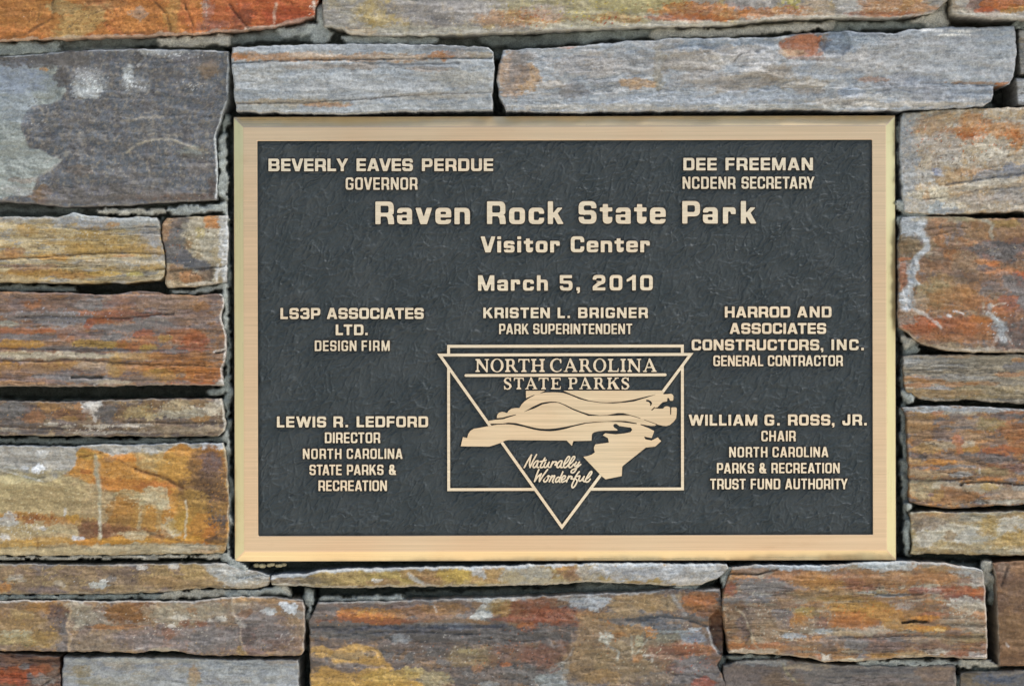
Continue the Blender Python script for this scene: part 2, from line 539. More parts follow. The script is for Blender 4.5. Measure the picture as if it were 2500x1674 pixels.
st(label="broad orange and rust coloured stone at the upper left corner",
   top=[(-140,-90),(300,-95),(790,-90)], bot=[(-140,104),(0,101),(130,97),(293,92),(403,88),(499,84),(585,77),(671,67),(735,53),(768,40)],
   right=[(784,-20),(776,10)], out=0.009, bed=1.6, rough=0.9, base="a8622a", round=(8,10,10,7),
   mix=[("9c5a26",.25,120,70),("b8752e",.2,60,40)],
   sp=[(250,40,300,60,"5a3a20",.2),(600,40,140,60,"7a2c12",.24),(660,72,90,10,"d0c2ae",.42),(764,16,16,34,"d6c8b4",.5),(420,40,160,50,"c07a2c",.22),(120,50,160,50,"b58438",.22),(520,70,60,16,"5c4a48",.3)],
   b=[(60,30,200,70,"a06a2c",.8),(200,55,70,30,"a98d52",.75,.3,25),(155,20,40,18,"9c8a58",.7),(345,40,80,45,"b5742f",.7),
      (505,25,16,24,"8f8076",.8),(338,32,20,16,"8c8376",.6),(560,35,60,60,"a9552a",.7),(680,30,110,50,"a84c1e",.85),
      (590,55,26,40,"6e3a22",.85,.25,-30),(515,60,40,14,"80584e",.6),(420,30,18,50,"a87f3e",.7),(705,45,60,28,"9c3f1a",.7),
      (20,80,90,14,"b56a28",.6),(350,84,60,8,"7a4a26",.7),(250,10,60,20,"7e5a38",.5),(470,45,22,30,"b5602a",.6)],
   v=[([(375,0),(410,40),(418,85)],3,"5f3f26",.8),([(130,0),(128,45),(60,85),(0,95)],4,"4f3926",.7),([(100,0),(95,50)],3,"6b4a2a",.6),
      ([(560,10),(585,45),(612,75)],3,"4c2a1a",.8),([(450,10),(470,60),(468,85)],2.5,"57361f",.7),([(165,70),(200,40),(255,25)],2,"6a5634",.6),
      ([(673,10),(668,55)],4,"c9b29a",.7),([(766,5),(772,30)],5,"cfc0ae",.8),([(600,70),(700,62)],4,"c2b3a0",.45),([(505,5),(505,40)],2,"b9aea2",.6)],
   film={'b':(7,"b9ae9c",.55)}, cracks=[([(375,0),(410,40),(418,85)],3,1.2),([(130,0),(128,45),(60,85)],4,1.2),([(560,10),(585,45),(612,75)],4,1.5),([(450,10),(470,60),(468,85)],3,1.0)])

st(label="long tan stone with ochre and orange speckles in the middle of the top course",
   top=[(784,-90),(1500,-92),(2314,-90)], bot=[(790,66),(834,72),(856,86),(930,90),(1027,88),(1180,84),(1403,74),(1600,67),(1773,64),(1869,50),(2042,44),(2180,46),(2276,34)],
   left=[(786,20)], right=[(2316,0)], out=0.011, bed=2.2, rough=1.0, base="968d7e",
   mix=[("aaa084",.2,70,40),("8a8684",.22,90,40),("a8935e",.05,40,30)],
   sp=[(1420,30,180,50,"b5a03c",.32),(1300,45,120,26,"b06428",.42),(1480,48,90,18,"a8461e",.38),(1720,24,140,24,"8f3f18",.38),(1180,30,120,50,"c2beb4",.2),(930,40,120,50,"c0b89c",.2),(2000,25,200,30,"c4bcae",.28),(1640,12,200,30,"8a5a28",.3),(2180,24,120,26,"c8b8a0",.3)],
   b=[(840,30,80,50,"8c887e",.7),(930,28,55,40,"a48d4e",.8,.4),(1060,20,130,36,"898688",.8,.3),(1075,55,24,16,"726d70",.85),
      (1180,30,60,30,"a29c94",.6),(1420,25,200,42,"a59a6c",.75,.35),(1270,45,110,22,"ac7a48",.7,.4),(1500,45,60,14,"a87b38",.6),(1330,30,60,20,"b5a39a",.5),
      (1560,10,110,22,"a39760",.7),(1720,28,120,22,"b3702c",.85),(1690,45,100,10,"a5561f",.7),(1830,6,60,20,"8a8688",.8),(1900,34,100,16,"b06a2c",.75),
      (1935,8,24,14,"b0a23c",.8),(2000,20,40,24,"ab977c",.8),(2085,12,45,26,"b3b0a8",.85),(2190,18,90,26,"a8703c",.8,.3),(2150,36,90,8,"a3582a",.6),
      (1010,75,180,12,"aaa592",.8),(1460,64,170,12,"b5ad94",.85),(1680,58,90,8,"b9b19a",.8),(1980,44,140,8,"b8b3a2",.75),(860,78,60,10,"a88c68",.6)],
   v=[([(1020,80),(1200,78),(1400,72)],2.5,"75695a",.7),([(1400,70),(1640,62)],2,"6d6250",.6)],
   film={'b':(7,"b4b1a2",.6)})

st(label="violet brown stone with an orange patch at the upper right corner",
   top=[(2322,-90),(2640,-90)], bot=[(2322,36),(2365,42),(2422,48),(2500,47),(2640,50)], out=0.015, bed=2, base="7d6459",
   mix=[("8a6b58",.2,60,30)],
   b=[(2335,20,22,34,"a5987e",.85),(2365,30,26,12,"a8a08e",.8),(2375,12,30,16,"8d7466",.6),(2440,12,50,16,"b4621e",.85),(2405,28,24,9,"b0521c",.85),
      (2485,26,34,12,"ab7c2c",.8),(2490,8,24,14,"9c5a26",.8),(2425,38,60,7,"b0a594",.85),(2490,40,50,8,"aaa69a",.9),(2350,4,16,12,"b2b0a8",.8)],
   film={'b':(8,"aca89a",.8),'l':(6,"a39a84",.7)})

st(label="large dark grey stone with a pale green patch at its end, upper left of the plaque",
   top=[(-140,138),(0,137),(69,133),(155,125),(250,121),(344,119),(420,121),(482,121),(558,126)],
   bot=[(-140,494),(0,493),(76,497),(155,506),(240,505),(310,503),(400,495),(482,492),(530,489)],
   right=[(561,160),(557,241),(538,300),(527,331),(533,413)], left=[(-140,300)], out=0.005, bed=1.5, rough=1.0, jag=2.5,
   round=(6,6,8,6), flake=0.6, base="5b5f63",
   mix=[("63666b",.25,60,40),("72706c",.16,24,16),("5d5a5a",.2,30,22),("827a6c",.1,14,7)],
   p=[([(21,148),(69,158),(114,157),(138,155),(141,186),(158,207),(158,224),(148,246),(114,255),(86,257),(62,272),(52,293),(52,320),(62,337),(72,360),(96,365),(124,379),(152,391),(138,403),(114,420),(96,427),(86,448),(76,475),(0,484),(-140,486),(-140,150)],"91978f",.97,2.5)],
   sp=[(215,210,56,40,"bdc2bf",.62),(316,188,18,34,"c0c5c2",.7),(328,212,44,24,"b5b9b7",.5),(222,178,50,18,"aeb0ae",.45),(465,215,50,22,"aeb0ae",.4),(420,134,80,14,"b9bbb8",.55),(95,300,24,30,"a9a9a6",.45),(300,300,260,180,"8a867a",.08),(420,420,200,80,"94907f",.10),(250,470,200,30,"857a80",.2),(300,260,300,140,"3d3b3b",.16)],
   b=[
      (30,190,95,40,"7d8898",.75,.5),(25,250,60,50,"87919a",.6,.5),(60,152,120,12,"56524f",.9),(170,145,50,18,"5b5654",.9),(150,190,14,20,"565254",.9),
      (100,475,26,22,"7b6040",.85),(40,465,42,12,"a5a59e",.8),(60,440,40,6,"7d6a58",.6),(108,170,9,5,"a8793a",.8),
      (212,222,34,20,"b9bdba",.75,.45),(215,205,46,30,"a6a9a6",.45,.5),(316,185,13,24,"b9bdb9",.7,.5),(330,205,34,22,"9a9c9a",.5,.5),(218,180,40,14,"a09f9c",.4,.5),
      (420,132,60,12,"a5a6a2",.45,.5),(338,145,10,25,"484442",.7),(510,170,26,22,"7b6448",.75,.4),(470,145,60,14,"5f5a5e",.6),(375,125,50,9,"b0b2ae",.5,.5),
      (518,455,14,22,"5b413c",.8),(470,370,30,14,"8d9188",.8),(470,382,40,8,"5b534a",.7),(490,410,30,20,"7a7072",.5),(400,480,130,10,"6e5546",.7),(210,490,120,9,"675c62",.6),
      (250,470,180,18,"6c6468",.5),(330,440,60,20,"74706e",.4),(190,415,30,14,"6b4c40",.35)],
   v=[([(345,125),(352,140),(338,160)],4,"bab9b2",.7),([(298,296),(345,287),(400,285)],3,"a39a88",.7),([(308,372),(335,352),(372,341),(420,340),(465,358),(505,372)],3.5,"a29880",.75),
      ([(110,395),(165,372)],3,"b0b0a8",.7),([(80,440),(135,405),(170,372)],4,"a9a69a",.6),([(330,315),(355,325),(430,330)],2,"8a8272",.5)],
   film={'r':(4.5,"c3c7c4",.9),'t':(3.5,"bfc3c1",.75),'b':(4,"8d847a",.5)},
   dents=[(30,260,120,140,1.6),(110,215,40,40,1.6),(75,385,90,28,1.6)],
   cracks=[([(345,122),(352,140),(338,160)],4,2.0),([(310,375),(335,354),(372,343),(420,342),(465,360)],4,-1.2)])

st(label="pale grey stone with a rusty band along its top, above the left of the plaque",
   top=[(567,116),(700,111),(820,107),(930,106),(1065,110),(1192,116)], bot=[(577,272),(700,277),(850,279),(984,272),(1100,272),(1203,270)],
   left=[(565,140),(570,200)], right=[(1205,128),(1207,165),(1204,220)], out=0.011, bed=2.3, rough=0.8, base="999d9d", round=(10,6,12,5),
   mix=[("9f9f9a",.2,150,22),("90979b",.2,120,16),("a5a6a2",.15,90,14)],
   b=[(690,138,150,10,"a8794a",.85,.25),(900,140,190,11,"a5825c",.8,.3),(1090,136,40,10,"a3682f",.85),(1125,132,34,10,"9c8f90",.85),(580,140,20,9,"a8682e",.8),
      (760,134,60,7,"c9bfae",.5,.4),(960,140,60,7,"c4b8a4",.55,.4),(1170,134,30,10,"9a8a6c",.7),(850,118,300,8,"8f9498",.7),(1100,118,90,7,"5f6163",.6),
      (760,163,80,6,"8c7a68",.6),(880,163,50,8,"84705c",.6),(1050,168,60,6,"9c8068",.6),(1120,190,80,18,"96907f",.6,.4),(1030,160,120,8,"7d8184",.7),
      (640,178,60,14,"8f8b7e",.5),(900,210,160,26,"9fa1a0",.5,.5),(720,250,130,9,"9c8a68",.75),(800,256,60,6,"a8743e",.65),(1080,235,120,10,"a9a396",.6),(650,262,70,10,"8d8b7e",.6),
      (600,130,30,6,"6c6456",.6)],
   v=[([(568,155),(640,150),(750,146),(860,146),(1010,144),(1200,142)],2.2,"43464a",.85),([(860,152),(1000,158),(1120,156)],2.5,"55585a",.6),
      ([(580,253),(760,250),(900,241),(1080,229),(1200,226)],2,"655a4c",.75)],
   cracks=[([(568,155),(640,150),(750,146),(860,146),(1010,144),(1200,142)],3,2.2),([(860,152),(1000,158),(1120,156)],3,1.2),([(580,253),(760,250),(900,241),(1080,229),(1200,226)],2.5,1.4)],
   dents=[(1110,252,140,18,1.4)], film={'l':(2.5,"a3a39a",.5)})

st(label="very long blue grey stone with a red brown spot, above the right of the plaque",
   top=[(1228,123),(1269,121),(1340,116),(1430,111),(1546,99),(1600,98),(1650,94),(1760,93),(1869,92),(1946,83),(2061,76),(2130,80),(2184,82),(2230,70),(2330,66),(2410,67),(2476,63)],
   bot=[(1236,272),(1400,274),(1600,272),(1750,270),(1946,268),(2100,272),(2176,271),(2300,267),(2399,261)],
   left=[(1219,160),(1211,195),(1217,231)], right=[(2481,108),(2479,160),(2474,188),(2464,206),(2428,209),(2424,235),(2416,249)],
   out=0.010, bed=2.2, rough=1.0, base="989c9d", round=(9,8,12,6), tilt=-4,
   mix=[("a09e9b",.22,60,18),("8f969b",.2,80,20),("a7a7a3",.12,40,14)],
   p=[([(1946,85),(1984,79),(2019,83),(2021,108),(2007,136),(1969,138),(1927,135),(1904,115),(1900,102),(1919,90)],"9c5f3d",.97,2),([(2021,83),(2061,77),(2080,92),(2061,111),(2027,135),(2011,135)],"7d8892",.9,3)],
   b=[(1250,180,36,60,"a08468",.9,.2),(1290,190,28,36,"a57f4c",.85,.2),(1270,170,26,40,"716c6a",.75,.3),(1270,140,30,16,"7d7874",.7),(1350,205,40,12,"9c8f7c",.6),
      (1400,225,34,22,"6d6966",.75,.4),(1480,205,40,16,"7d7f80",.6),(1560,205,46,12,"a88250",.8,.3),(1610,170,16,60,"8f8466",.6),(1540,155,90,30,"8a8782",.6,.4),(1430,160,80,30,"a19a94",.6),
      (1370,130,60,6,"b3b4b2",.6),(1385,115,26,4,"a8583c",.7),(1640,110,40,22,"8b8884",.7),(1760,110,120,12,"7b8894",.75,.3),(1850,102,60,10,"76828c",.7),
      (1690,150,80,26,"9b8f7e",.75,.3),(1790,125,50,14,"b9b3ac",.8,.3),(1760,150,40,12,"c2beb6",.8,.35),(1850,140,60,30,"b5b2ae",.75,.35),(1825,175,20,8,"d0ccc6",.85),(1860,165,30,12,"c4c1bc",.7),
      (1830,200,100,22,"938878",.75,.35,20),(1890,190,50,14,"8e8270",.7,.3,20),(1730,195,70,24,"968c80",.6,.35),(1960,205,60,16,"968a74",.75),(1980,222,40,8,"7d7672",.6),
      (1935,128,30,12,"a68a6a",.8,.2),(1985,100,40,14,"a8663e",.8,.2),(2045,105,40,34,"7d8892",.9,.15),(2095,95,50,16,"8f9ba4",.7),(1965,142,50,5,"8f5138",.6),
      (2060,82,80,9,"626d78",.8),(2160,85,40,8,"747c84",.7),(2110,150,130,30,"a39c92",.5,.5),(2300,130,170,50,"9b9c9a",.6,.5),(2440,110,50,40,"8f9699",.6,.5),
      (2270,74,30,4,"d6d4cc",.9),(2330,86,36,3.2,"d8d6ce",.95),(2345,76,28,3,"d0cfc8",.9),(2380,67,14,3,"c8c8c2",.8),
      (2210,205,90,22,"85888e",.65,.4),(2130,195,40,7,"a5744c",.6),(2240,197,40,10,"79818a",.5),(2290,230,60,18,"87898e",.6,.4),(2370,220,60,16,"79828c",.75,.35),(2380,203,70,4,"8f6c48",.75),(2446,205,18,4,"b0661e",.9),
      (1640,240,200,16,"9fa6ac",.7,.4),(1850,235,120,14,"9ba3aa",.6,.4),(2080,225,40,10,"8fa0b4",.6),(2110,235,60,8,"c2c0ba",.6),(2060,250,90,10,"aba08c",.6),
      (2250,256,180,7,"b5ab98",.75),(1500,262,260,8,"a8a294",.7),(1900,262,200,7,"aaa698",.6),(1450,245,60,10,"a8b0b8",.6)],
   v=[([(1360,190),(1330,170)],3,"6a6560",.4),([(1790,150),(1810,130),(1850,126)],3,"5a5854",.75),([(1790,162),(1840,168),(1880,172)],2,"6b675f",.5),([(1700,240),(1790,220),(1850,205)],3,"c0b8ac",.5)],
   dents=[(1962,108,60,30,3.0),(2040,105,40,30,3.5),(1830,205,90,20,2.0),(1965,212,60,14,-1.5),(1730,120,130,12,2.0)],
   cracks=[([(1790,155),(1810,130),(1850,126)],4,2.0),([(1780,188),(1830,170),(1930,195)],6,-1.8),([(1640,130),(1690,118),(1740,128),(1760,150)],7,-1.8),([(2250,205),(2330,204),(2426,207)],3,1.5)],
   film={'t':(3,"b4b8b8",.45)})

st(label="narrow grey stone cut off by the right edge, uppermost of two",
   top=[(2486,72),(2640,68)], bot=[(2491,182),(2640,180)], left=[(2485,120)], out=0.002, base="86837c", bed=2,
   mix=[("97907f",.2,40,16),("75746f",.2,40,16)], b=[(2500,85,16,12,"a5a49c",.7),(2500,100,20,6,"8f7c58",.6),(2500,140,12,20,"5f6668",.5)])
st(label="narrow pale grey stone cut off by the right edge, lower of two",
   top=[(2478,191),(2640,187)], bot=[(2483,257),(2640,256)], left=[(2480,220)], out=0.0, base="9d9d99", bed=3, round=(7,5,8,16),
   mix=[("8f9294",.2,60,14)], b=[(2510,240,30,8,"b4b8ba",.6)])

st(label="pale tan stone with orange freckles, right of the plaque's top corner",
   top=[(2204,276),(2265,270),(2341,265),(2420,264),(2500,262),(2640,258)], bot=[(2207,520),(2284,524),(2341,525),(2395,521),(2456,519),(2500,516),(2640,508)],
   left=[(2197,300),(2195,374),(2200,470)], out=0.006, bed=1.7, rough=1.15, base="a89a84", round=(8,7,9,14), tilt=-8,
   mix=[("b3a68c",.22,40,20),("9c8d78",.2,30,20),("b0946a",.12,30,16),("b5ae9e",.05,14,8)],
   sp=[(2380,330,120,60,"b8641e",.36),(2470,335,60,40,"b2601e",.4),(2300,380,120,90,"c9c2b2",.3),(2420,370,70,50,"d2ccba",.42),(2280,470,90,30,"d0c6ac",.45),(2250,330,60,60,"a5603a",.25),(2400,470,120,40,"6e6050",.25),(2300,400,200,120,"6c6052",.2)],
   b=[(2215,380,26,110,"8f9496",.85,.3),(2225,290,30,20,"9c9a90",.7),(2270,310,40,26,"a5835c",.75,.4),(2310,290,30,12,"9c7a4a",.6),(2370,300,30,26,"ac7438",.8,.35),
      (2360,320,60,10,"a8682e",.75,.4),(2375,335,26,14,"b0622a",.8),(2410,300,12,10,"a8682c",.7),(2450,315,50,18,"b07638",.75,.4),(2480,345,14,26,"aa6a2c",.75),(2490,330,40,14,"a8682e",.7),
      (2400,355,40,30,"b3a890",.75,.4),(2430,375,34,14,"c2bba8",.7,.4),(2300,360,50,40,"9c9184",.6),(2330,385,30,20,"b5b0a4",.55),(2250,350,26,20,"ada69a",.6),
      (2260,430,50,16,"a1a19c",.8),(2290,418,12,8,"8d93a6",.8),(2320,440,36,22,"a58558",.8,.35),(2380,420,50,12,"a67a48",.7,.4),(2430,425,60,14,"80858c",.85,.25,8),(2480,415,40,14,"82868e",.8),
      (2280,475,60,14,"c2b89c",.8,.4),(2345,470,30,10,"b59468",.7),(2400,448,90,10,"b3aa96",.75,.3,8),(2250,500,50,18,"b3b0a6",.75,.4),(2300,505,36,14,"97a0a0",.9,.15),(2340,500,30,14,"b9ad92",.7),(2260,478,10,12,"ab7a40",.6),
      (2390,490,60,16,"968a7e",.6),(2470,480,40,22,"8f8a86",.7),(2470,512,60,7,"a89c8a",.6),(2320,515,40,8,"8e9296",.6)],
   v=[([(2310,450),(2380,440),(2450,428),(2500,422)],3,"5c5e62",.75),([(2250,488),(2330,478),(2400,462),(2500,455)],2.5,"6f665a",.6)],
   cracks=[([(2310,450),(2380,440),(2450,428),(2500,422)],4,2.2),([(2250,488),(2330,478),(2400,462),(2500,455)],3,1.4)],
   film={'l':(9,"959a9a",.8)})

st(label="big brown and rust stone with a pale wavy vein, right of the plaque",
   top=[(2200,530),(2257,527),(2341,528),(2399,533),(2479,533),(2540,530),(2640,528)], bot=[(2194,798),(2211,810),(2230,828),(2265,845),(2318,858),(2418,861),(2500,861),(2640,862)],
   left=[(2192,600),(2194,700),(2191,768)], out=0.007, bed=1.8, rough=1.0, base="86684e", round=(8,7,10,8),
   mix=[("8f7556",.22,60,30),("7a5f4c",.22,50,26),("9a6a40",.12,40,24),("746a66",.08,40,20)],
   p=[([(2257,527),(2253,544),(2249,561),(2259,573),(2269,592),(2272,611),(2251,619),(2242,630),(2244,645),(2246,657),(2232,666),(2236,684),(2257,697),(2240,699),(2228,705),(2232,726),(2238,741),(2223,751),(2207,747),(2193,737),(2194,716),(2209,707),(2223,693),(2213,665),(2211,661),(2221,649),(2223,632),(2234,622),(2249,607),(2253,586),(2238,571),(2236,565),(2217,569),(2194,571),(2190,548),(2200,527)],"a7acac",.97,2)],
   sp=[(2430,620,120,60,"3c3236",.3),(2470,700,90,80,"4a4450",.26),(2330,750,160,60,"b06a2a",.26),(2350,600,160,50,"9a8a66",.22),(2300,820,120,30,"4c2a1c",.28),(2260,790,80,24,"a8521e",.3),(2440,790,60,60,"b4b8b6",.24)],
   b=[(2218,540,34,34,"8d9294",.9,.25),(2230,565,36,22,"8f9494",.7),(2300,535,70,10,"968a6c",.8),(2290,538,26,7,"a06a44",.6),(2370,535,40,8,"8c825c",.7),
      (2215,610,30,34,"6e5f44",.9,.2),(2205,655,18,14,"8f8e90",.7),(2210,660,22,40,"7e7264",.6),(2205,680,16,40,"8d5434",.8),(2206,632,16,5,"b06434",.7),(2270,610,30,20,"7a6a4e",.6),
      (2285,625,24,16,"8f8a78",.7),(2330,635,60,40,"765640",.7,.4),(2325,620,26,12,"9a6434",.75),(2360,640,40,26,"8f7658",.6),(2410,640,34,9,"b0703a",.85,.25),(2425,645,20,6,"b5642a",.7),
      (2440,610,60,26,"625662",.7,.4),(2470,600,40,34,"544a54",.6,.5),(2480,580,30,14,"7a5236",.7),(2440,560,80,26,"8d6a44",.7,.4),(2460,545,40,10,"92783c",.7),(2430,618,16,12,"8b8a98",.7),(2405,655,24,8,"5f5658",.7),
      (2450,665,50,14,"a5683a",.8,.35),(2495,672,20,14,"b05a26",.85),(2350,680,40,24,"6a5a4c",.5),(2300,690,40,20,"947448",.7,.4),(2440,690,40,24,"8a7466",.6),(2480,690,30,24,"6c6270",.7,.4),
      (2280,720,44,34,"8d8058",.7,.4),(2330,720,60,20,"9a6c3c",.7,.4),(2420,710,30,24,"6a5f60",.55),(2370,705,30,18,"a06c34",.6),(2430,730,60,16,"8d7656",.5),(2480,735,40,30,"6e6478",.7,.4),(2455,745,30,24,"a05a2a",.75),
      (2320,740,80,24,"94683c",.7,.4),(2390,740,40,20,"955e34",.6),(2240,790,50,22,"8f4c2c",.85,.3),(2330,785,60,16,"8a5030",.75),(2300,800,90,26,"96552c",.7,.4),(2390,795,50,22,"a3602c",.7,.3),
      (2400,780,30,8,"b06a28",.7),(2480,820,60,40,"584d52",.75,.4),(2440,800,20,16,"8c9294",.5),(2230,740,36,26,"96846e",.7),(2215,780,26,16,"8d8272",.8),(2350,825,90,10,"8f5a2c",.7),(2300,845,60,7,"9c8c70",.7),(2390,852,60,7,"a59c88",.7),
      (2470,770,30,20,"8a5a38",.6),(2280,790,12,8,"b0562a",.6)],
   v=[([(2252,540),(2246,562),(2262,582),(2264,604),(2238,628),(2228,660),(2224,688)],9,"a9adae",.95),([(2222,655),(2228,690),(2210,710)],10,"a6abad",.95),([(2222,705),(2205,740),(2228,752),(2262,770),(2286,790),(2297,800)],4.5,"b3b2aa",.9),
      ([(2212,720),(2212,745)],16,"a8adb0",.95),([(2400,537),(2424,548),(2418,565),(2424,582)],5,"a3a493",.75),([(2418,745),(2412,765),(2430,778),(2445,795)],6,"aab0b0",.85),([(2418,745),(2455,740)],2.5,"bcb09c",.8),([(2400,740),(2402,760)],3,"b5a890",.8),
      ([(2436,782),(2450,800),(2440,812),(2450,830)],9,"a9b0b0",.85),([(2330,760),(2352,766)],2.5,"d2d4d4",.8),([(2315,770),(2320,772)],4,"dcdee0",.9),([(2455,815),(2472,838)],2.5,"b3aca2",.7),([(2260,848),(2400,856)],2.5,"b9b09c",.6),([(2434,822),(2425,845)],5,"b0a49a",.6),
      ([(2258,560),(2310,552),(2360,556)],2,"6a5a48",.6),([(2270,575),(2330,563)],2,"61513f",.6)],
   dents=[(2220,690,14,60,1.5)], cracks=[([(2258,560),(2310,552),(2360,556)],3,1.4),([(2270,575),(2330,563)],3,1.2),([(2418,745),(2412,765),(2430,778),(2445,795)],5,-1.2)],
   film={'b':(6,"a8997e",.65),'l':(3,"968f84",.5)})

st(label="thin layered tan stone with rusty streaks, right of the plaque",
   top=[(2204,868),(2300,865),(2400,865),(2500,864),(2640,862)], bot=[(2210,955),(2246,974),(2313,981),(2360,975),(2418,981),(2500,986),(2640,988)],
   left=[(2203,900),(2206,935)], out=0.003, bed=5, rough=1.2, base="8d8370", round=(7,7,10,8),
   mix=[("978c76",.25,120,9),("7a7264",.22,100,8),("a5977c",.1,60,6)],
   b=[(2290,885,110,14,"8f8c82",.75,.3),(2220,880,24,14,"8d8f8c",.7),(2400,880,90,14,"857a62",.6),(2330,868,60,5,"9a7a54",.6),(2480,895,30,9,"66646c",.8),(2485,880,20,7,"a8743e",.7),(2470,912,40,7,"b07a4c",.75),
      (2260,928,50,8,"a06a30",.8,.3),(2240,942,40,6,"9c5f28",.7),(2240,920,30,5,"a06c38",.7),(2340,938,50,6,"aa7440",.75),(2400,936,40,5,"9c6a38",.6),(2300,920,70,6,"8a8a88",.6),(2380,922,60,6,"9a9892",.6),
      (2300,960,110,10,"967440",.75,.3),(2420,950,90,8,"8f7a4c",.6),(2290,948,40,4,"a5a4a8",.7),(2450,965,70,8,"7a6a48",.7),(2380,970,60,5,"86703f",.6)],
   v=[([(2230,900),(2310,893),(2340,892)],2.5,"b5b0a2",.8),([(2300,892),(2350,888)],2,"5c5a58",.6),([(2340,905),(2440,904)],2,"5f5c56",.6)],
   cracks=[([(2230,903),(2310,896),(2340,895)],3,1.6),([(2340,905),(2440,904)],3,1.4),([(2220,930),(2300,928)],3,1.6),([(2230,950),(2420,946)],3,1.2)], film={'t':(3,"a09c90",.5)})

st(label="rust streaked brown stone, third up beside the plaque's right edge",
   top=[(2199,993),(2260,990),(2322,989),(2420,993),(2500,998),(2640,1002)], bot=[(2219,1225),(2273,1237),(2329,1241),(2384,1237),(2440,1234),(2500,1231),(2640,1230)],
   left=[(2212,1015),(2215,1083),(2218,1150)], out=0.004, bed=3, rough=1.05, base="8c6c4c", round=(10,7,9,7),
   mix=[("977853",.25,70,16),("755c4c",.22,80,14),("a5713c",.12,50,12),("6c6668",.06,60,10)],
   b=[(2350,1000,150,7,"98a0a4",.85),(2250,997,50,6,"8f8f88",.7),(2330,1008,70,6,"a8a08a",.6),(2260,1012,26,7,"a07a44",.6),(2290,1008,16,5,"a35f30",.7),(2340,1015,24,10,"6a6464",.7),(2370,1035,50,14,"968a7c",.6,.4),
      (2470,1012,50,10,"6d6062",.7),(2480,1005,30,5,"aa6a38",.6),(2240,1030,40,24,"93764e",.6),(2420,1035,40,16,"8f7e48",.6),(2310,1060,40,14,"6d605c",.5),(2480,1050,40,20,"9a5f30",.7),
      (2305,1085,50,9,"b0a184",.8,.3),(2345,1085,16,20,"a85f30",.75),(2365,1082,16,9,"b5a88c",.75),(2260,1095,40,9,"a07a3c",.7),(2370,1096,26,8,"aa7a30",.8),(2450,1100,60,12,"a5582a",.8,.35),(2490,1080,20,30,"a0602e",.6),
      (2240,1112,26,9,"625a5e",.75),(2300,1112,70,6,"5f5652",.6),(2295,1127,40,7,"b87a2c",.9,.25),(2240,1128,24,7,"aa8450",.7),(2390,1118,80,10,"605650",.7,.35),(2440,1120,50,12,"665a5e",.6),(2310,1140,70,5,"7a7678",.7),(2280,1142,16,4,"b5702c",.7),
      (2460,1142,50,12,"7a4e3c",.7),(2260,1155,60,9,"a58f6a",.7),(2330,1150,50,8,"a28260",.6),(2345,1158,30,6,"a5aaa8",.7),(2420,1150,40,10,"8d8056",.6),(2420,1168,30,6,"b06e28",.8),
      (2260,1192,46,24,"a1946e",.75,.35),(2320,1185,40,12,"b0a48c",.75),(2330,1208,70,18,"94663c",.8,.3),(2285,1210,22,14,"977438",.7),(2400,1190,44,14,"a99f84",.8,.25),(2415,1190,22,9,"a5863e",.75),(2470,1205,60,18,"96826a",.8,.3),(2450,1225,70,6,"a8a492",.8),(2270,1206,8,5,"6a5660",.7),(2500,1190,30,10,"aaa89c",.7)],
   v=[([(2220,1170),(2280,1172),(2370,1168)],2.5,"4c3a30",.8),([(2346,1184),(2352,1178),(2400,1176),(2430,1176),(2500,1184)],2.5,"2e2620",.9),([(2346,1186),(2360,1202),(2410,1225)],2.5,"5c4226",.75),([(2390,1144),(2391,1153)],2.5,"d0d0cc",.8)],
   cracks=[([(2346,1184),(2352,1178),(2400,1176),(2430,1176),(2500,1184)],3,3.0),([(2220,1170),(2280,1172),(2370,1168)],3,1.6),([(2346,1186),(2360,1202),(2410,1225)],4,1.4)],
   dents=[(2440,1202,90,24,-1.0)], film={'t':(6,"949c9e",.6)})

st(label="cream and ochre stone beside the plaque's lower right corner",
   top=[(2221,1248),(2300,1247),(2373,1248),(2500,1247),(2640,1245)], bot=[(2221,1352),(2306,1352),(2400,1354),(2500,1356),(2640,1358)],
   left=[(2222,1290),(2226,1320)], out=0.003, bed=2.2, rough=1.0, base="a5966f", round=(8,7,12,9),
   mix=[("aaa28c",.25,50,14),("937c54",.2,50,12),("a58a54",.1,40,12)],
   b=[(2245,1262,40,9,"86684a",.7),(2300,1256,40,7,"a0764a",.7),(2275,1280,40,16,"7a706a",.75,.35),(2240,1290,14,18,"5f4f3c",.9,.2),(2330,1262,40,10,"8c7a62",.6),(2400,1262,60,12,"8f8b7c",.7,.35),(2480,1260,40,8,"8f7348",.7),
      (2300,1275,60,12,"8f7e64",.6),(2260,1315,30,18,"b3aea0",.75,.35),(2330,1300,60,24,"aaa594",.8,.3),(2370,1310,50,16,"adaa9c",.75),(2320,1305,14,12,"94764a",.7),(2420,1275,26,16,"a58436",.7,.35),(2400,1300,20,8,"a08246",.6),
      (2470,1280,36,16,"b5b0a0",.85,.3),(2480,1310,40,20,"a5843c",.8,.35),(2440,1325,30,10,"a88a50",.7),(2310,1325,40,8,"9c8452",.6),(2360,1336,60,7,"9a8c6c",.6),(2280,1345,60,7,"8a744c",.7),(2430,1346,70,6,"9a9078",.6)],
   film={'t':(3.5,"a0a09a",.6)})

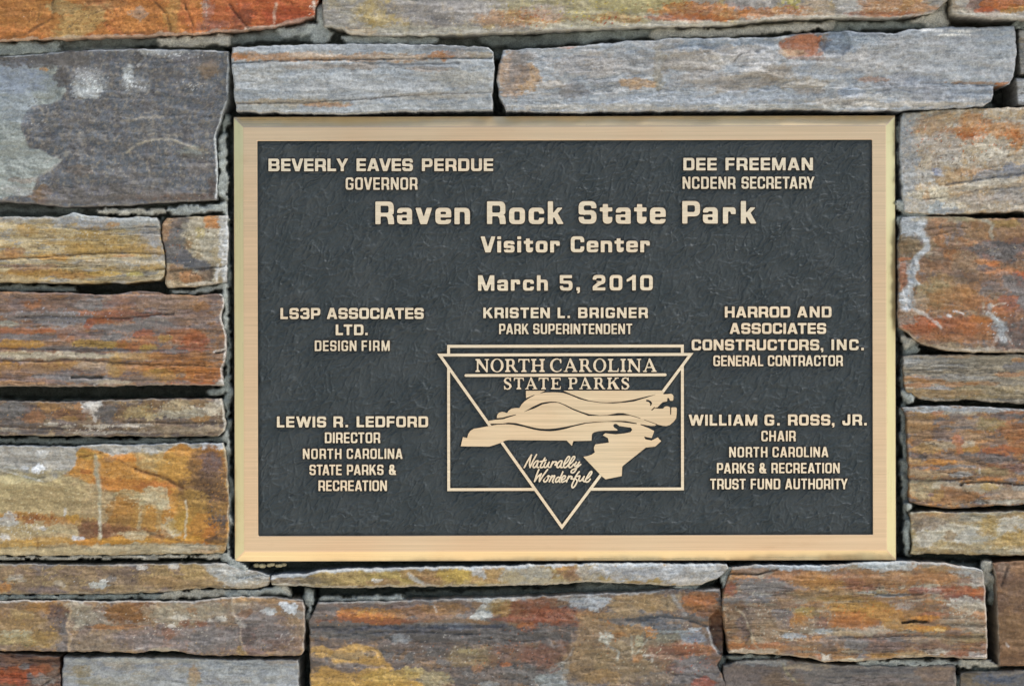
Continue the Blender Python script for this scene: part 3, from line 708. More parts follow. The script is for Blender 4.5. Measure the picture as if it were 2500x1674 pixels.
# --- left of the plaque
st(label="weathered tan stone with ochre streaks, left of the plaque",
   top=[(-140,530),(0,528),(143,530),(180,520),(223,525),(287,532),(340,529),(383,531)], bot=[(-140,688),(0,689),(96,691),(191,693),(260,691),(319,690),(366,687),(392,684)],
   left=[(-140,600)], right=[(391,550),(397,585),(402,612),(404,650),(403,672)], out=0.006, bed=5, rough=0.95, base="ab9668", round=(12,8,10,7),
   mix=[("b3a27c",.25,120,10),("998560",.22,110,9),("ac8c50",.15,90,12),("8c8c86",.05,100,8)],
   sp=[(200,570,220,40,"b9b098",.26),(120,665,200,16,"5a4030",.28),(320,650,140,26,"c2bba6",.26),(280,600,160,30,"7a5420",.2)],
   b=[(200,522,50,12,"a6acaa",.9,.2),(250,540,160,12,"8f9498",.85,.3),(330,545,70,16,"9ca09c",.7),(60,535,110,10,"8d9090",.6),(230,556,60,6,"868c94",.7),(370,580,30,30,"96989a",.8,.35),(385,610,18,30,"9a9c9c",.7),
      (70,562,26,16,"9c7836",.8,.35),(100,545,30,14,"a18a54",.6),(45,570,20,10,"9a8250",.5),(276,548,16,6,"a8772c",.8),(230,590,70,34,"a0803e",.75,.3),(190,610,40,16,"a27c36",.7),(320,590,40,16,"a38a54",.6),(345,612,60,14,"a07c38",.75,.35),(270,612,50,12,"9a7834",.6),
      (35,612,26,14,"8d6038",.75,.35),(20,625,40,7,"a5723c",.7),(130,628,40,7,"b5802e",.85,.25),(60,628,90,3,"a87a44",.5),(85,652,60,7,"86583c",.75,.35),(60,662,40,7,"614a4a",.8,.3),(110,668,130,10,"a87a2c",.8,.35),(30,678,60,7,"b59a68",.6),(190,672,80,8,"9c6e34",.7),
      (250,668,40,7,"b5913c",.8,.3),(330,668,24,8,"b5a550",.75),(355,666,10,6,"6e685a",.7),(290,640,120,12,"a59f8e",.6,.4),(100,640,60,6,"9a9078",.5),(320,680,100,6,"a59a80",.6),(15,648,24,5,"6e5346",.7),(300,625,30,3,"a86c30",.7)],
   v=[([(0,632),(120,628),(200,620),(300,618),(400,620)],2.2,"5c4a34",.75),([(150,553),(230,560),(380,554)],2,"5f6468",.6),([(0,584),(110,584),(240,586)],2,"c0b394",.6),([(380,658),(404,656)],2,"3c3830",.7),([(0,655),(80,650),(260,648)],1.6,"6e6450",.6)],
   cracks=[([(0,632),(120,628),(200,620),(300,618),(400,620)],3,2.0),([(150,553),(230,560),(380,554)],3,1.4),([(0,584),(110,584),(240,586)],3,1.0),([(380,658),(404,656)],2.5,2.2),([(0,655),(80,650),(260,648)],3,1.0)], film={'t':(5,"98a0a2",.6)})

st(label="small squarish stone with a dark blue grey stripe, left of the plaque",
   top=[(408,532),(470,527),(556,525)], bot=[(410,703),(462,702),(510,696),(555,690)], left=[(396,548),(394,568),(405,627),(403,690)], right=[(558,560),(558,600),(554,660)],
   out=0.006, bed=1.5, rough=1.1, base="9a8d72", round=(8,7,8,7),
   mix=[("a59c86",.2,20,14),("8f7e5e",.18,24,16)],
   p=[([(443,535),(437,557),(446,583),(453,605),(472,628),(504,637),(516,653),(497,656),(462,653),(430,640),(405,628),(400,589),(418,583),(424,557)],"5b5b5f",.97,2.5)],
   sp=[(480,590,60,50,"c2b89c",.36),(500,560,40,30,"6c4c20",.3),(450,675,70,24,"3c2a20",.32),(420,600,30,60,"8f5a34",.3)],
   b=[(415,550,26,30,"8f6a48",.85,.3),(400,575,14,24,"8d6748",.7),(440,545,18,24,"55504e",.85,.25),(430,585,24,34,"5e5c5e",.95,.2),(425,625,30,22,"5d5c60",.95,.2),(465,640,40,14,"5f6063",.9,.22),(490,650,24,10,"636466",.85),(418,600,24,22,"6b6462",.6),
      (515,542,18,14,"b5702c",.9,.35),(470,560,26,30,"a39a84",.8,.35),(480,585,40,30,"a3987c",.6,.4),(462,590,10,14,"86724c",.7),(490,570,12,14,"a5924c",.6),(455,600,10,10,"8f6a40",.7),(520,600,30,40,"a5a08e",.6,.4),(535,630,14,24,"a89468",.6),
      (430,670,34,26,"8a6a48",.85,.3),(465,678,26,14,"9c6636",.85,.35),(500,672,20,20,"644c3a",.8,.3),(515,670,8,20,"54473c",.8),(440,695,50,8,"a58f6c",.75),(495,693,40,5,"c4b9a4",.8),(425,655,14,6,"7a5a44",.6),(543,560,12,50,"b5b6b2",.85,.3),(545,640,10,40,"c2c4c2",.8,.3),(530,665,5,26,"d2d0c8",.85)],
   v=[([(415,661),(460,658),(510,654),(556,648)],2,"35302a",.85),([(455,565),(448,590),(470,612),(495,630)],2.5,"57503e",.5)],
   cracks=[([(415,661),(460,658),(510,654),(556,648)],3,2.6)], film={'r':(7,"c0c3c1",.85)})

st(label="layered purple and orange stone, middle left of the plaque",
   top=[(-140,712),(0,711),(80,713),(159,714),(230,718),(287,717),(330,711),(367,711),(414,718),(480,719),(539,717)], bot=[(-140,944),(0,944),(159,943),(319,942),(460,941),(548,942)],
   left=[(-140,830)], right=[(548,725),(546,750),(541,775),(546,798),(552,820),(555,851),(549,880),(542,898),(544,925)], out=0.006, bed=5, rough=1.1, base="8a6a52", round=(9,7,9,7),
   mix=[("7b6a6c",.28,130,14),("94683e",.22,110,11),("8d7662",.2,90,10),("6e5c58",.1,90,9)],
   sp=[(440,900,140,30,"b87a26",.26),(300,830,160,24,"4c4448",.26),(160,770,200,30,"a0a0ac",.22),(470,840,90,30,"8f3c1c",.3),(100,890,160,30,"6a3c20",.26),(300,760,200,30,"5c3428",.24)],
   b=[(120,745,130,22,"7d6458",.7,.4),(80,742,26,10,"9c6030",.8,.35),(230,740,60,14,"78747c",.8,.3),(200,735,40,12,"8a7668",.6),(330,735,80,14,"7d6a66",.6),(430,740,90,16,"80664e",.7),(490,748,26,10,"9c6a38",.7),(290,745,40,20,"946448",.5),
      (150,778,80,18,"7a7684",.85,.3),(60,770,60,9,"7d6872",.7),(250,765,60,9,"9c5f38",.8,.3),(320,770,70,14,"84503a",.75,.3),(240,784,34,9,"a05628",.9,.25),(215,792,14,9,"8f4a2a",.8),(20,790,30,8,"9a9a86",.8,.3),(380,785,60,14,"787078",.8,.35),(460,775,60,14,"7d6656",.7),(430,800,80,8,"84706c",.7),(300,800,80,8,"6c6470",.7),
      (40,808,90,7,"a05c2e",.8,.3),(110,808,30,5,"9a5830",.8),(70,822,70,7,"857078",.8),(180,815,40,16,"8f6c60",.6),(270,825,30,10,"615e60",.85,.25),(160,825,22,12,"9a6238",.7),(350,815,24,12,"9c5630",.85,.25),(370,830,40,12,"a3663a",.7),(440,822,50,18,"9c5c30",.8,.3),(400,826,20,10,"a08040",.75),(480,830,30,14,"a05528",.8,.3),(470,850,40,10,"93502e",.75),(380,842,22,12,"5c585a",.8,.25),(340,845,20,10,"605c5e",.75),(535,830,14,24,"8f6640",.7),(540,845,8,14,"6b5850",.7),
      (50,840,70,10,"a87a2c",.9,.25),(20,848,40,6,"9c6c2a",.7),(235,840,60,10,"a5853a",.9,.2),(290,845,30,7,"a5863c",.85),(200,838,30,8,"a07a38",.7),(330,845,50,12,"a5632c",.85,.3),(150,850,80,4,"7d707a",.8),(270,853,40,4,"716a78",.85),(360,848,24,9,"a08838",.7),
      (110,868,190,10,"aaa086",.9,.25),(30,862,50,5,"a08c62",.6),(270,870,60,7,"a69a80",.75),(40,868,70,5,"968c74",.6),(340,870,60,10,"a58048",.75),(440,868,80,12,"9f6630",.8,.35),(420,858,40,5,"746a74",.7),
      (20,895,40,12,"a5742a",.85,.3),(110,895,60,12,"9c7540",.75),(60,905,60,14,"8f7058",.6),(200,890,60,9,"a87d42",.8),(225,895,50,12,"a08c76",.8,.25),(280,890,24,26,"a8823c",.75,.3),(330,895,50,14,"a1703a",.7),(440,895,100,18,"a5692c",.9,.3),(490,915,60,22,"a3601f",.9,.3),(400,915,50,14,"a87a30",.75),(350,925,40,8,"84705c",.7),(380,905,20,6,"a88438",.6),
      (140,925,80,8,"9c7a68",.6),(205,925,70,9,"74707c",.9,.25),(60,930,70,8,"8f7468",.6),(120,918,50,6,"807080",.7),(270,932,60,5,"a59a80",.7),(470,937,60,4,"a85a2a",.8),(40,935,70,5,"b07e48",.7),(540,937,14,6,"b5b2a8",.9),(440,915,12,7,"5f5a58",.7),(452,935,10,5,"6a645c",.6)],
   v=[([(40,774),(120,770),(200,774),(300,776),(420,766)],2,"3f3434",.75),([(0,850),(140,852),(290,852),(400,855)],2,"5c5058",.7),([(0,880),(110,882),(160,876),(260,882),(350,890),(480,892),(540,896)],2.2,"5a4532",.75),([(155,885),(180,902),(205,910)],2.5,"6a4a34",.8),([(130,820),(131,870)],1.8,"6b5040",.6),([(525,858),(548,852)],3,"ddd9d0",.9),([(530,862),(550,857)],2,"1e1c1a",.8),
      ([(185,805),(150,835)],2,"9c9088",.5)],
   cracks=[([(40,774),(120,770),(200,774),(300,776),(420,766)],3,2.2),([(0,880),(110,882),(160,876),(260,882),(350,890),(480,892),(540,896)],3,2.2),([(0,850),(140,852),(290,852),(400,855)],3,1.6),([(178,920),(215,922),(250,921)],3.2,7.0),([(530,862),(550,857)],3,3.0),([(250,922),(400,926),(540,920)],3,1.0)],
   film={'r':(4,"c6c5be",.75),'b':(4,"a59a84",.6)})

st(label="low dark brown stone with cream blotches, left of the plaque",
   top=[(-140,978),(0,977),(143,980),(220,977),(287,975),(380,973),(459,972),(540,972)], bot=[(-140,1062),(0,1062),(172,1065),(287,1065),(380,1066),(459,1066),(534,1064)],
   left=[(-140,1020)], right=[(546,990),(548,1007),(553,1033),(548,1052)], out=0.005, bed=2.0, rough=1.0, base="6e5a48", round=(7,8,8,7),
   mix=[("7d674e",.22,50,12),("5f5450",.22,60,12),("8a7556",.12,40,10)],
   sp=[(450,1005,130,34,"b9ae92",.36),(230,1045,200,16,"c2baa8",.36),(130,1000,120,24,"b07a34",.36),(350,1000,90,26,"a8803c",.34),(60,1010,90,30,"3e3a3a",.3),(300,1050,220,14,"4a3e34",.3)],
   b=[(25,1000,40,22,"605f62",.9,.3),(30,1025,50,18,"5b5450",.8),(80,1005,24,20,"5c4a48",.7),(85,1018,34,12,"8f5f36",.8,.35),(120,990,30,12,"a5783a",.85,.35),(140,995,40,16,"7d5c3c",.6),(175,1010,50,16,"7f5438",.7),(170,1022,24,8,"a07a3c",.7),(195,990,14,10,"a06c34",.7),
      (225,988,24,14,"c2bfb6",.95,.25),(232,1010,10,16,"bab2a6",.8,.3),(212,1002,16,8,"a59c92",.7),(262,1010,26,22,"5c5654",.95,.2),(300,1008,18,20,"6e5438",.8,.3),(340,1005,40,18,"a58f5c",.8,.35),(370,1015,30,14,"aa9668",.75),(380,985,40,8,"7a5c3c",.7),(390,1000,34,8,"6a513c",.7),(430,990,40,14,"a3906a",.85,.3),(450,1008,70,12,"a8a088",.8,.35),(490,985,30,10,"93744a",.8,.3),(520,1000,24,18,"b0a58c",.8),(490,1022,30,7,"9c7038",.8,.3),(535,985,10,10,"bab2a2",.7),
      (125,1037,18,5,"b0a896",.85),(165,1042,18,4,"aaa08c",.8),(240,1040,40,5,"b3a996",.8,.3),(330,1038,50,4,"b0a694",.8),(230,1055,70,4,"a39a8a",.7),(330,1055,60,4,"9c9080",.7),(470,1050,80,10,"8a7a60",.8,.3),(400,1045,60,6,"86745c",.7),(70,1052,50,7,"5e5658",.7),(20,1050,30,6,"8a8474",.6)],
   v=[([(300,1030),(430,1032),(550,1030)],2,"40342a",.7),([(100,1035),(300,1047)],1.6,"4a3c34",.5)],
   cracks=[([(300,1030),(430,1032),(550,1030)],3,1.8),([(0,1040),(180,1046),(320,1048)],3,1.2)], film={'r':(5,"bcb7a8",.8),'t':(3,"86837c",.6),'b':(2.5,"8d8670",.5)})

st(label="big golden ochre stone with a pale grey corner, lower left of the plaque",
   top=[(-140,1088),(0,1086),(172,1088),(260,1084),(344,1082),(440,1081),(545,1080)], bot=[(-140,1356),(0,1355),(150,1356),(287,1354),(420,1352),(545,1351)],
   left=[(-140,1220)], right=[(551,1099),(556,1150),(558,1208),(560,1294),(553,1340)], out=0.006, bed=1.8, rough=0.75, base="a38a60", round=(9,7,8,7),
   mix=[("a8936a",.25,60,30),("96805a",.2,50,26)],
   p=[([(-140,1076),(548,1074),(545,1096),(508,1086),(488,1091),(471,1093),(456,1085),(439,1083),(422,1091),(402,1105),(373,1108),(339,1106),(313,1105),(296,1114),(275,1114),(261,1106),(238,1098),(218,1095),(198,1093),(187,1106),(184,1137),(172,1148),(149,1162),(129,1174),(106,1177),(72,1168),(43,1155),(17,1154),(0,1145),(-140,1145)],"9d9b92",.95,2.5),
      ([(187,1106),(198,1093),(218,1095),(238,1098),(261,1106),(275,1114),(296,1114),(313,1105),(339,1106),(373,1108),(402,1105),(422,1091),(439,1083),(456,1085),(471,1093),(488,1091),(508,1086),(545,1096),(557,1208),(560,1294),(551,1329),(402,1326),(359,1323),(287,1326),(201,1329),(198,1314),(258,1317),(287,1303),(258,1280),(281,1237),(287,1200),(267,1200),(253,1185),(244,1171),(230,1180),(209,1177),(189,1165),(149,1162),(172,1148),(184,1137)],"b67a24",.97,2.5)],
   sp=[(530,1200,50,120,"b0772c",.30),(500,1180,60,100,"3e2c24",.34),(520,1270,40,60,"46484c",.4),(60,1285,140,44,"c6c0ac",.36),(80,1262,120,16,"7c3f18",.4),(300,1240,120,70,"7a4c20",.2),(380,1220,60,26,"c0b48c",.4),(250,1296,70,24,"5a3420",.36),(100,1220,200,40,"c2b488",.16)],
   b=[(40,1140,60,22,"8a8a84",.6,.4),(95,1160,60,14,"77756e",.6,.4),(520,1088,30,9,"b4bac0",.8),
      (60,1205,150,60,"a29262",.75,.4),(120,1230,120,40,"9a8458",.7,.4),(40,1170,60,10,"b0a478",.7),
      (310,1117,40,9,"bb7420",.8),(370,1125,40,26,"a5905e",.8,.3),(430,1150,50,40,"ac7f30",.8,.3),(450,1180,50,30,"b5812c",.6),(215,1110,34,10,"aa8230",.8),(270,1120,18,7,"8d6c50",.5),
      (325,1185,90,16,"b06a1c",.7,.3),(380,1190,50,14,"a55e20",.7,.3),(210,1150,16,6,"a55a1c",.7),(240,1172,20,8,"a8641e",.6),
      (505,1150,50,60,"6f4f30",.9,.3),(520,1120,30,30,"8a5a2a",.8,.3),(515,1140,26,40,"605052",.8,.3),(500,1200,60,50,"63482e",.9,.3),(530,1260,30,60,"5c4232",.9,.3),(480,1215,34,24,"5a4434",.7,.4),(535,1180,20,40,"75583a",.6),(470,1250,40,60,"a0792e",.8,.35),(525,1240,40,16,"8f6a2c",.6),(535,1270,22,16,"55504e",.8),(495,1290,34,40,"b07422",.85,.25),(510,1310,16,30,"ab641c",.7,.3),
      (380,1215,40,24,"b3a47c",.95,.15),(345,1215,44,12,"b0a07a",.9,.2),(310,1205,30,12,"a9996c",.85),(395,1232,24,14,"b3a682",.8),(340,1245,12,34,"a39468",.85,.25),(388,1260,8,30,"a69a70",.8,.3),(415,1290,20,24,"b3a884",.85,.3),(430,1300,14,10,"b8ae90",.8),(300,1250,40,40,"9a6c2c",.85,.3),(320,1280,60,20,"8f6a34",.7),(360,1260,40,30,"a3762c",.7,.3),(440,1275,24,24,"a5822c",.7),
      (60,1260,70,9,"a8712a",.85,.25),(100,1272,40,9,"9c5a24",.8,.3),(20,1255,40,7,"aa7a30",.7),(150,1270,60,9,"a26c2a",.8,.3),(178,1264,14,9,"b0801e",.85),(75,1262,18,8,"7a4a20",.7),(220,1275,30,12,"b08434",.7),(230,1297,40,24,"714426",.95,.2),(270,1295,50,18,"74492e",.85,.3),(210,1285,16,20,"6e4a30",.8),(310,1292,60,9,"7a5030",.8,.3),(380,1300,40,12,"94602a",.7),
      (20,1270,24,20,"a9aaa4",.8,.3),(15,1310,16,10,"b3b3b0",.7),(90,1290,60,16,"a8976c",.8,.35),(95,1290,18,6,"bab8b4",.85),(160,1295,40,9,"b0a078",.7),(50,1295,50,14,"a59064",.7),(190,1313,18,7,"c2c2c6",.95,.25),(40,1330,60,12,"b0883c",.85,.3),(120,1320,70,9,"ad8030",.85,.3),(220,1322,60,8,"b5781e",.9,.25),(290,1318,60,9,"ad7a20",.9,.25),(350,1310,30,14,"b0812c",.8),(340,1300,50,6,"b3a078",.85,.25),(330,1308,30,10,"b0a280",.8),(380,1308,24,6,"6a4a2c",.7),(450,1315,60,8,"b5801e",.85,.25),(530,1318,30,8,"4a3a28",.8),
      (100,1344,160,9,"a8976e",.8),(350,1338,140,12,"a89a78",.9,.2),(480,1338,80,9,"a59a80",.85),(500,1345,40,4,"9c7240",.6),(545,1338,10,12,"9c7438",.7),
      (95,1144,18,10,"cfd2d2",.98,.2),(85,1146,10,9,"cfd2d4",.95),(60,1140,10,5,"b9bab8",.85),(98,1108,14,9,"bcbcb6",.85),(25,1140,14,4,"a8aaa6",.7)],
   v=[([(232,1112),(236,1150),(244,1200),(244,1260),(243,1315)],5,"a8a284",.9),([(236,1130),(240,1180)],8,"9c9880",.7),([(243,1240),(244,1310)],3,"bdb7a2",.85),([(330,1145),(370,1157),(410,1168),(445,1190)],4.5,"5c3418",.85),([(290,1122),(330,1143)],2.5,"6a4420",.7),([(400,1165),(440,1190),(455,1230)],6,"5a3e28",.6),
      ([(454,1222),(456,1260),(452,1313)],2.6,"c2b89c",.85),([(158,1242),(159,1256)],3,"bfc0bc",.8),([(192,1114),(245,1107)],2.5,"6a4820",.75),([(90,1310),(92,1338)],3,"7a5a30",.7),([(0,1147),(50,1160),(105,1174)],2.5,"dcdcd4",.5),([(360,1297),(395,1310),(440,1318)],4,"5a3c22",.75),([(344,1210),(340,1290)],5,"aea27c",.6)],
   dents=[(70,1120,150,50,2.2),(290,1092,110,16,1.8),(410,1090,80,10,1.4)],
   cracks=[([(330,1145),(370,1157),(410,1168),(445,1190)],5,1.8),([(192,1114),(245,1107)],3,1.4),([(0,1335),(120,1334),(240,1328),(340,1326),(545,1329)],4,1.2),([(75,1150),(115,1150)],9,-3.0)],
   film={'t':(4,"a9b0b4",.6),'b':(3,"aca488",.5),'r':(2.5,"a9a594",.6)})

# --- below the plaque
st(label="brownish yellow stone streaked with grey, below the plaque's lower left corner",
   top=[(-140,1375),(0,1374),(181,1377),(363,1375),(470,1373),(548,1374),(600,1388),(658,1403)], bot=[(-140,1450),(0,1450),(130,1452),(260,1450),(399,1446),(450,1440),(508,1434),(560,1437),(617,1436),(656,1428)],
   left=[(-140,1410)], right=[(661,1415)], out=0.005, bed=1.8, rough=0.85, base="8d7652", round=(8,7,9,7),
   mix=[("97805a",.22,60,18),("7d6852",.22,60,16),("6e5f58",.08,50,14)],
   sp=[(300,1410,200,34,"4c3c34",.3),(100,1410,140,34,"b09a6a",.26),(420,1400,120,26,"b59a5c",.24),(600,1410,70,20,"c6cac6",.4),(240,1425,60,14,"c2c4bc",.4)],
   b=[(330,1395,40,18,"5f5250",.9,.3),(300,1405,60,24,"76624e",.7,.4),(270,1415,14,9,"66625e",.8),(100,1380,30,10,"66606a",.6),(100,1440,60,12,"6a5a58",.75,.35),(60,1430,40,12,"74604c",.6),(420,1405,80,26,"94794a",.8,.35),(480,1395,60,20,"a08450",.75,.35),(390,1420,60,14,"97754a",.6),(430,1388,14,14,"6c5a58",.6),
      (240,1428,26,7,"a8a89e",.95,.2),(252,1424,9,10,"b0b2aa",.9),(145,1425,16,7,"a59a86",.7),(10,1432,20,12,"aa702c",.85,.3),(40,1412,24,7,"b0ac9c",.6),(30,1398,60,16,"8d7050",.6),(200,1395,60,16,"7f654a",.6),(165,1395,20,12,"6a5950",.5),(510,1420,40,14,"9c8052",.7),(460,1432,50,9,"96784c",.6),
      (565,1395,50,20,"a8aaa4",.9,.25),(600,1412,60,14,"9fa19a",.9,.25),(570,1420,40,12,"a5a398",.8),(620,1425,50,10,"a89c84",.8,.3),(620,1402,60,7,"8f9290",.7),(530,1385,30,12,"b0aea4",.8,.35),(345,1384,14,5,"c2beb4",.8),(425,1382,14,7,"bdb8ac",.8)],
   v=[([(25,1407),(52,1406)],5,"c2bfb4",.6),([(580,1408),(640,1404),(660,1400)],3,"6a6c6a",.6),([(410,1432),(480,1428),(560,1432)],2,"4c4438",.6),([(0,1405),(110,1405)],1.6,"5a4836",.6)],
   cracks=[([(580,1408),(640,1404),(660,1400)],4,1.6),([(410,1434),(480,1430),(560,1434)],3,1.4)], film={'t':(4,"a0a6a6",.55),'b':(4,"9c947e",.5)})

st(label="long thin ochre and grey stone directly under the plaque",
   top=[(662,1405),(690,1400),(740,1400),(794,1390),(839,1387),(1000,1384),(1240,1380),(1340,1376),(1428,1374),(1600,1374),(1774,1376)], bot=[(664,1427),(719,1430),(809,1434),(841,1434),(1000,1432),(1170,1430),(1358,1426),(1428,1420),(1550,1424),(1650,1430),(1700,1430),(1752,1411)],
   left=[(660,1416)], right=[(1780,1386)], out=0.008, bed=2.0, rough=0.85, base="99814c", round=(6,9,7,7),
   mix=[("a38c58",.22,50,16),("8a6f4a",.2,60,14)],
   b=[(720,1415,60,18,"716657",.95,.2),(770,1420,40,14,"857450",.7),(870,1408,60,18,"9a8348",.75,.4),(960,1405,60,14,"a08a44",.8,.4),(930,1422,40,10,"8d6c48",.7),(1030,1400,60,14,"8f6c40",.85,.3),(1050,1415,40,14,"86603c",.7,.3),(1000,1412,30,9,"97833c",.6),(1110,1402,46,18,"a88a34",.9,.25),(1140,1400,40,14,"ab8e3c",.8,.3),(1190,1405,40,20,"a5804c",.75,.3),(1230,1395,30,14,"a8895a",.6),
      (1290,1405,70,24,"9f9c8e",.9,.25),(1250,1410,30,14,"a8966a",.7),(1330,1418,60,8,"a89a78",.7),(1385,1392,30,14,"86603c",.95,.2),(1400,1405,26,16,"7a5a42",.8,.3),(1370,1385,16,8,"a0763a",.8),(1440,1395,30,24,"a19c90",.75,.3),(1570,1395,120,22,"9c9d9b",.95,.2),(1680,1400,90,24,"9a9b99",.95,.2),(1740,1390,50,22,"9fa09d",.9,.2),(1640,1388,24,16,"b4b8ba",.7),(1700,1420,70,8,"b3ada0",.8),(1560,1395,40,8,"8f949a",.6),(1500,1385,50,7,"b3b8bc",.6),
      (920,1416,12,5,"c9c4b6",.9),(1015,1413,22,6,"b3aeA2".lower(),.8,.3,-35),(1168,1393,18,12,"b5b9b8",.85,.3,-40)],
   v=[([(1000,1400),(1030,1422),(1045,1428)],5,"aaa69a",.75),([(1428,1376),(1425,1420)],2.5,"8f8a80",.5)],
   film={'t':(7,"aeb7bc",.85),'b':(4,"b9b3a0",.75)})

st(label="purple brown stone with a white splash at its right end, low on the left",
   top=[(-140,1466),(0,1465),(145,1463),(240,1466),(363,1466),(472,1465),(566,1456),(635,1455),(700,1458),(740,1463)], bot=[(-140,1586),(0,1588),(180,1589),(340,1592),(380,1587),(430,1589),(470,1597),(544,1599),(650,1600),(736,1598)],
   left=[(-140,1520)], right=[(743,1480),(744,1530),(742,1588)], out=0.008, bed=1.6, rough=0.9, base="86705a", round=(7,5,8,7),
   mix=[("8d7c66",.22,50,20),("76635a",.22,60,20),("97764e",.1,40,18)],
   sp=[(60,1530,120,50,"b08434",.26),(420,1520,150,40,"c6beaa",.3),(220,1500,60,30,"c2baa6",.32),(620,1540,140,50,"504046",.24),(130,1500,60,40,"3c2c24",.3),(330,1495,80,28,"5a3418",.3),(560,1580,180,24,"a88a58",.22),(700,1550,60,40,"b0a49a",.24)],
   b=[(40,1500,60,36,"86643c",.7,.4),(60,1540,90,40,"8d7144",.75,.4),(115,1480,50,16,"96692c",.8,.3),(140,1490,26,18,"8a5c28",.75),(50,1495,30,14,"9a8250",.6),(145,1510,24,36,"54484a",.75,.35),(155,1560,18,34,"71686e",.85,.3),(130,1530,20,20,"5f4f42",.6),(110,1560,40,20,"9a7a3e",.7),(30,1560,50,14,"958858",.6),(40,1545,40,9,"a8a282",.7),(15,1475,30,10,"74604c",.6),
      (200,1500,40,24,"8f866e",.8,.3),(230,1510,50,20,"8a8272",.7),(195,1525,14,14,"a8a088",.7),(320,1495,60,24,"7a5026",.95,.2),(290,1485,40,16,"845a2c",.9,.25),(350,1505,30,14,"7d5429",.85),(340,1470,40,7,"714826",.75),(380,1490,40,16,"8f7e64",.7),(215,1532,24,8,"6a5c54",.8,.3),(260,1530,40,6,"a8703a",.8,.3),(310,1528,50,5,"9c6a3e",.7),(180,1475,26,9,"b3a78e",.6),
      (250,1565,120,24,"84745e",.7,.4),(420,1560,140,30,"79696a",.7,.4),(520,1560,70,34,"7c6e74",.75,.4),(500,1565,20,12,"6a6470",.6),(430,1500,60,26,"928a72",.75,.4),(510,1490,40,20,"989078",.7,.4),(470,1490,16,8,"96683c",.7),(455,1520,12,10,"7a4a34",.75),(490,1522,14,6,"8a5436",.7),(410,1545,16,12,"85593e",.7),(440,1505,26,6,"bab3a2",.6),(420,1528,8,5,"c8c2b6",.8),(540,1510,14,6,"b9b4a4",.8),
      (580,1475,30,20,"a89c80",.5),(620,1500,50,26,"857a70",.7,.4),(640,1540,70,40,"76626a",.75,.4),(605,1555,20,26,"5f4440",.8,.35),(655,1545,16,10,"5c4c4c",.7),(620,1590,24,9,"6b4c48",.6),(700,1570,40,20,"7b6458",.7),(600,1495,14,12,"77502f",.7),(700,1520,30,10,"8f7a5c",.6),(590,1590,10,12,"a8833c",.6),
      (706,1482,22,12,"c3c9cb",.98,.2),(690,1474,12,8,"c3c9cb",.95),(716,1488,12,8,"c6cbcc",.9),(660,1492,12,9,"b5bab8",.9,.3),(645,1492,8,5,"b0b2ae",.8),(733,1500,9,12,"97938a",.7),(560,1462,40,7,"9c7a52",.7),(650,1462,80,7,"a07a4c",.75)],
   v=[([(172,1478),(168,1510),(162,1530),(170,1560),(166,1588)],3.5,"a88f6a",.75),([(566,1458),(568,1500),(590,1520),(588,1560),(600,1598)],3,"a89a84",.8),([(580,1512),(595,1525)],7,"a8a49a",.8),([(510,1514),(550,1512)],5,"b5b0a2",.75),([(590,1457),(660,1458),(740,1466)],2,"382e26",.8),([(365,1588),(400,1585),(430,1588)],6,"b3a990",.85),([(330,1583),(352,1583)],3,"bcb6ac",.6)],
   cracks=[([(590,1457),(660,1458),(740,1466)],2.5,2.6),([(172,1478),(168,1510),(162,1530),(170,1560),(166,1588)],4,-1.2),([(566,1458),(568,1500),(590,1520),(588,1560),(600,1598)],4,-1.2),([(195,1533),(260,1528),(330,1526)],3,1.0)],
   dents=[(655,1530,70,60,0.9)], film={'t':(4,"a9aeac",.6),'r':(2.5,"b0aaa0",.6)})

st(label="dark rust coloured stone in the lower left corner",
   top=[(-140,1592),(0,1592),(80,1595),(147,1600)], bot=[(-140,1780),(0,1780),(150,1780)], right=[(149,1640),(149,1690)], out=0.004, bed=2.6, rough=1.2, base="6e4c3a", round=(7,8,8,7),
   mix=[("7d5436",.22,50,14),("5f4c48",.2,50,14)],
   b=[(45,1640,60,16,"a04f1e",.85,.35),(30,1655,50,14,"a3481e",.75,.4),(80,1635,30,14,"8a4a2a",.7),(60,1625,14,8,"665c66",.8),(75,1650,12,8,"666068",.7),(40,1610,60,9,"6a4c3a",.7),(110,1660,34,16,"8a847a",.75,.3),(130,1640,14,20,"77685a",.6),(120,1610,30,8,"74503a",.6),(110,1630,20,8,"9a5528",.6)],
   v=[([(70,1608),(110,1613),(147,1608)],2.5,"2a211c",.8),([(105,1674),(148,1640)],3,"4a4038",.6)], cracks=[([(70,1608),(110,1613),(147,1608)],3,2.2),([(105,1674),(148,1640)],4,2.0)], film={'t':(3,"8a8378",.6)})

st(label="plain silvery grey stone at the bottom left",
   top=[(156,1601),(260,1601),(363,1602),(540,1606),(728,1609)], bot=[(152,1780),(400,1780),(726,1780)], left=[(151,1640)], right=[(731,1640),(729,1700)], out=0.004, bed=2.0, rough=0.8, base="92938e", round=(8,5,8,7),
   mix=[("9c9d99",.25,60,16),("86888a",.2,60,14),("968f7e",.1,60,12)],
   b=[(200,1640,24,14,"8a784c",.7,.35),(250,1665,70,10,"8a7e58",.6,.4),(300,1618,50,7,"948468",.5),(400,1615,40,7,"98876a",.5),(472,1640,10,22,"98794e",.8,.3),(470,1660,14,14,"95805c",.7),(300,1660,100,14,"8f8f86",.5),(350,1610,180,7,"a8a698",.6),(600,1630,110,26,"9ba09f",.5,.4),(700,1660,26,40,"a5a8a6",.5,.4),(690,1615,40,5,"a0845f",.4)],
   film={'t':(3,"aaaca6",.6),'r':(3,"b5b8b6",.5)})

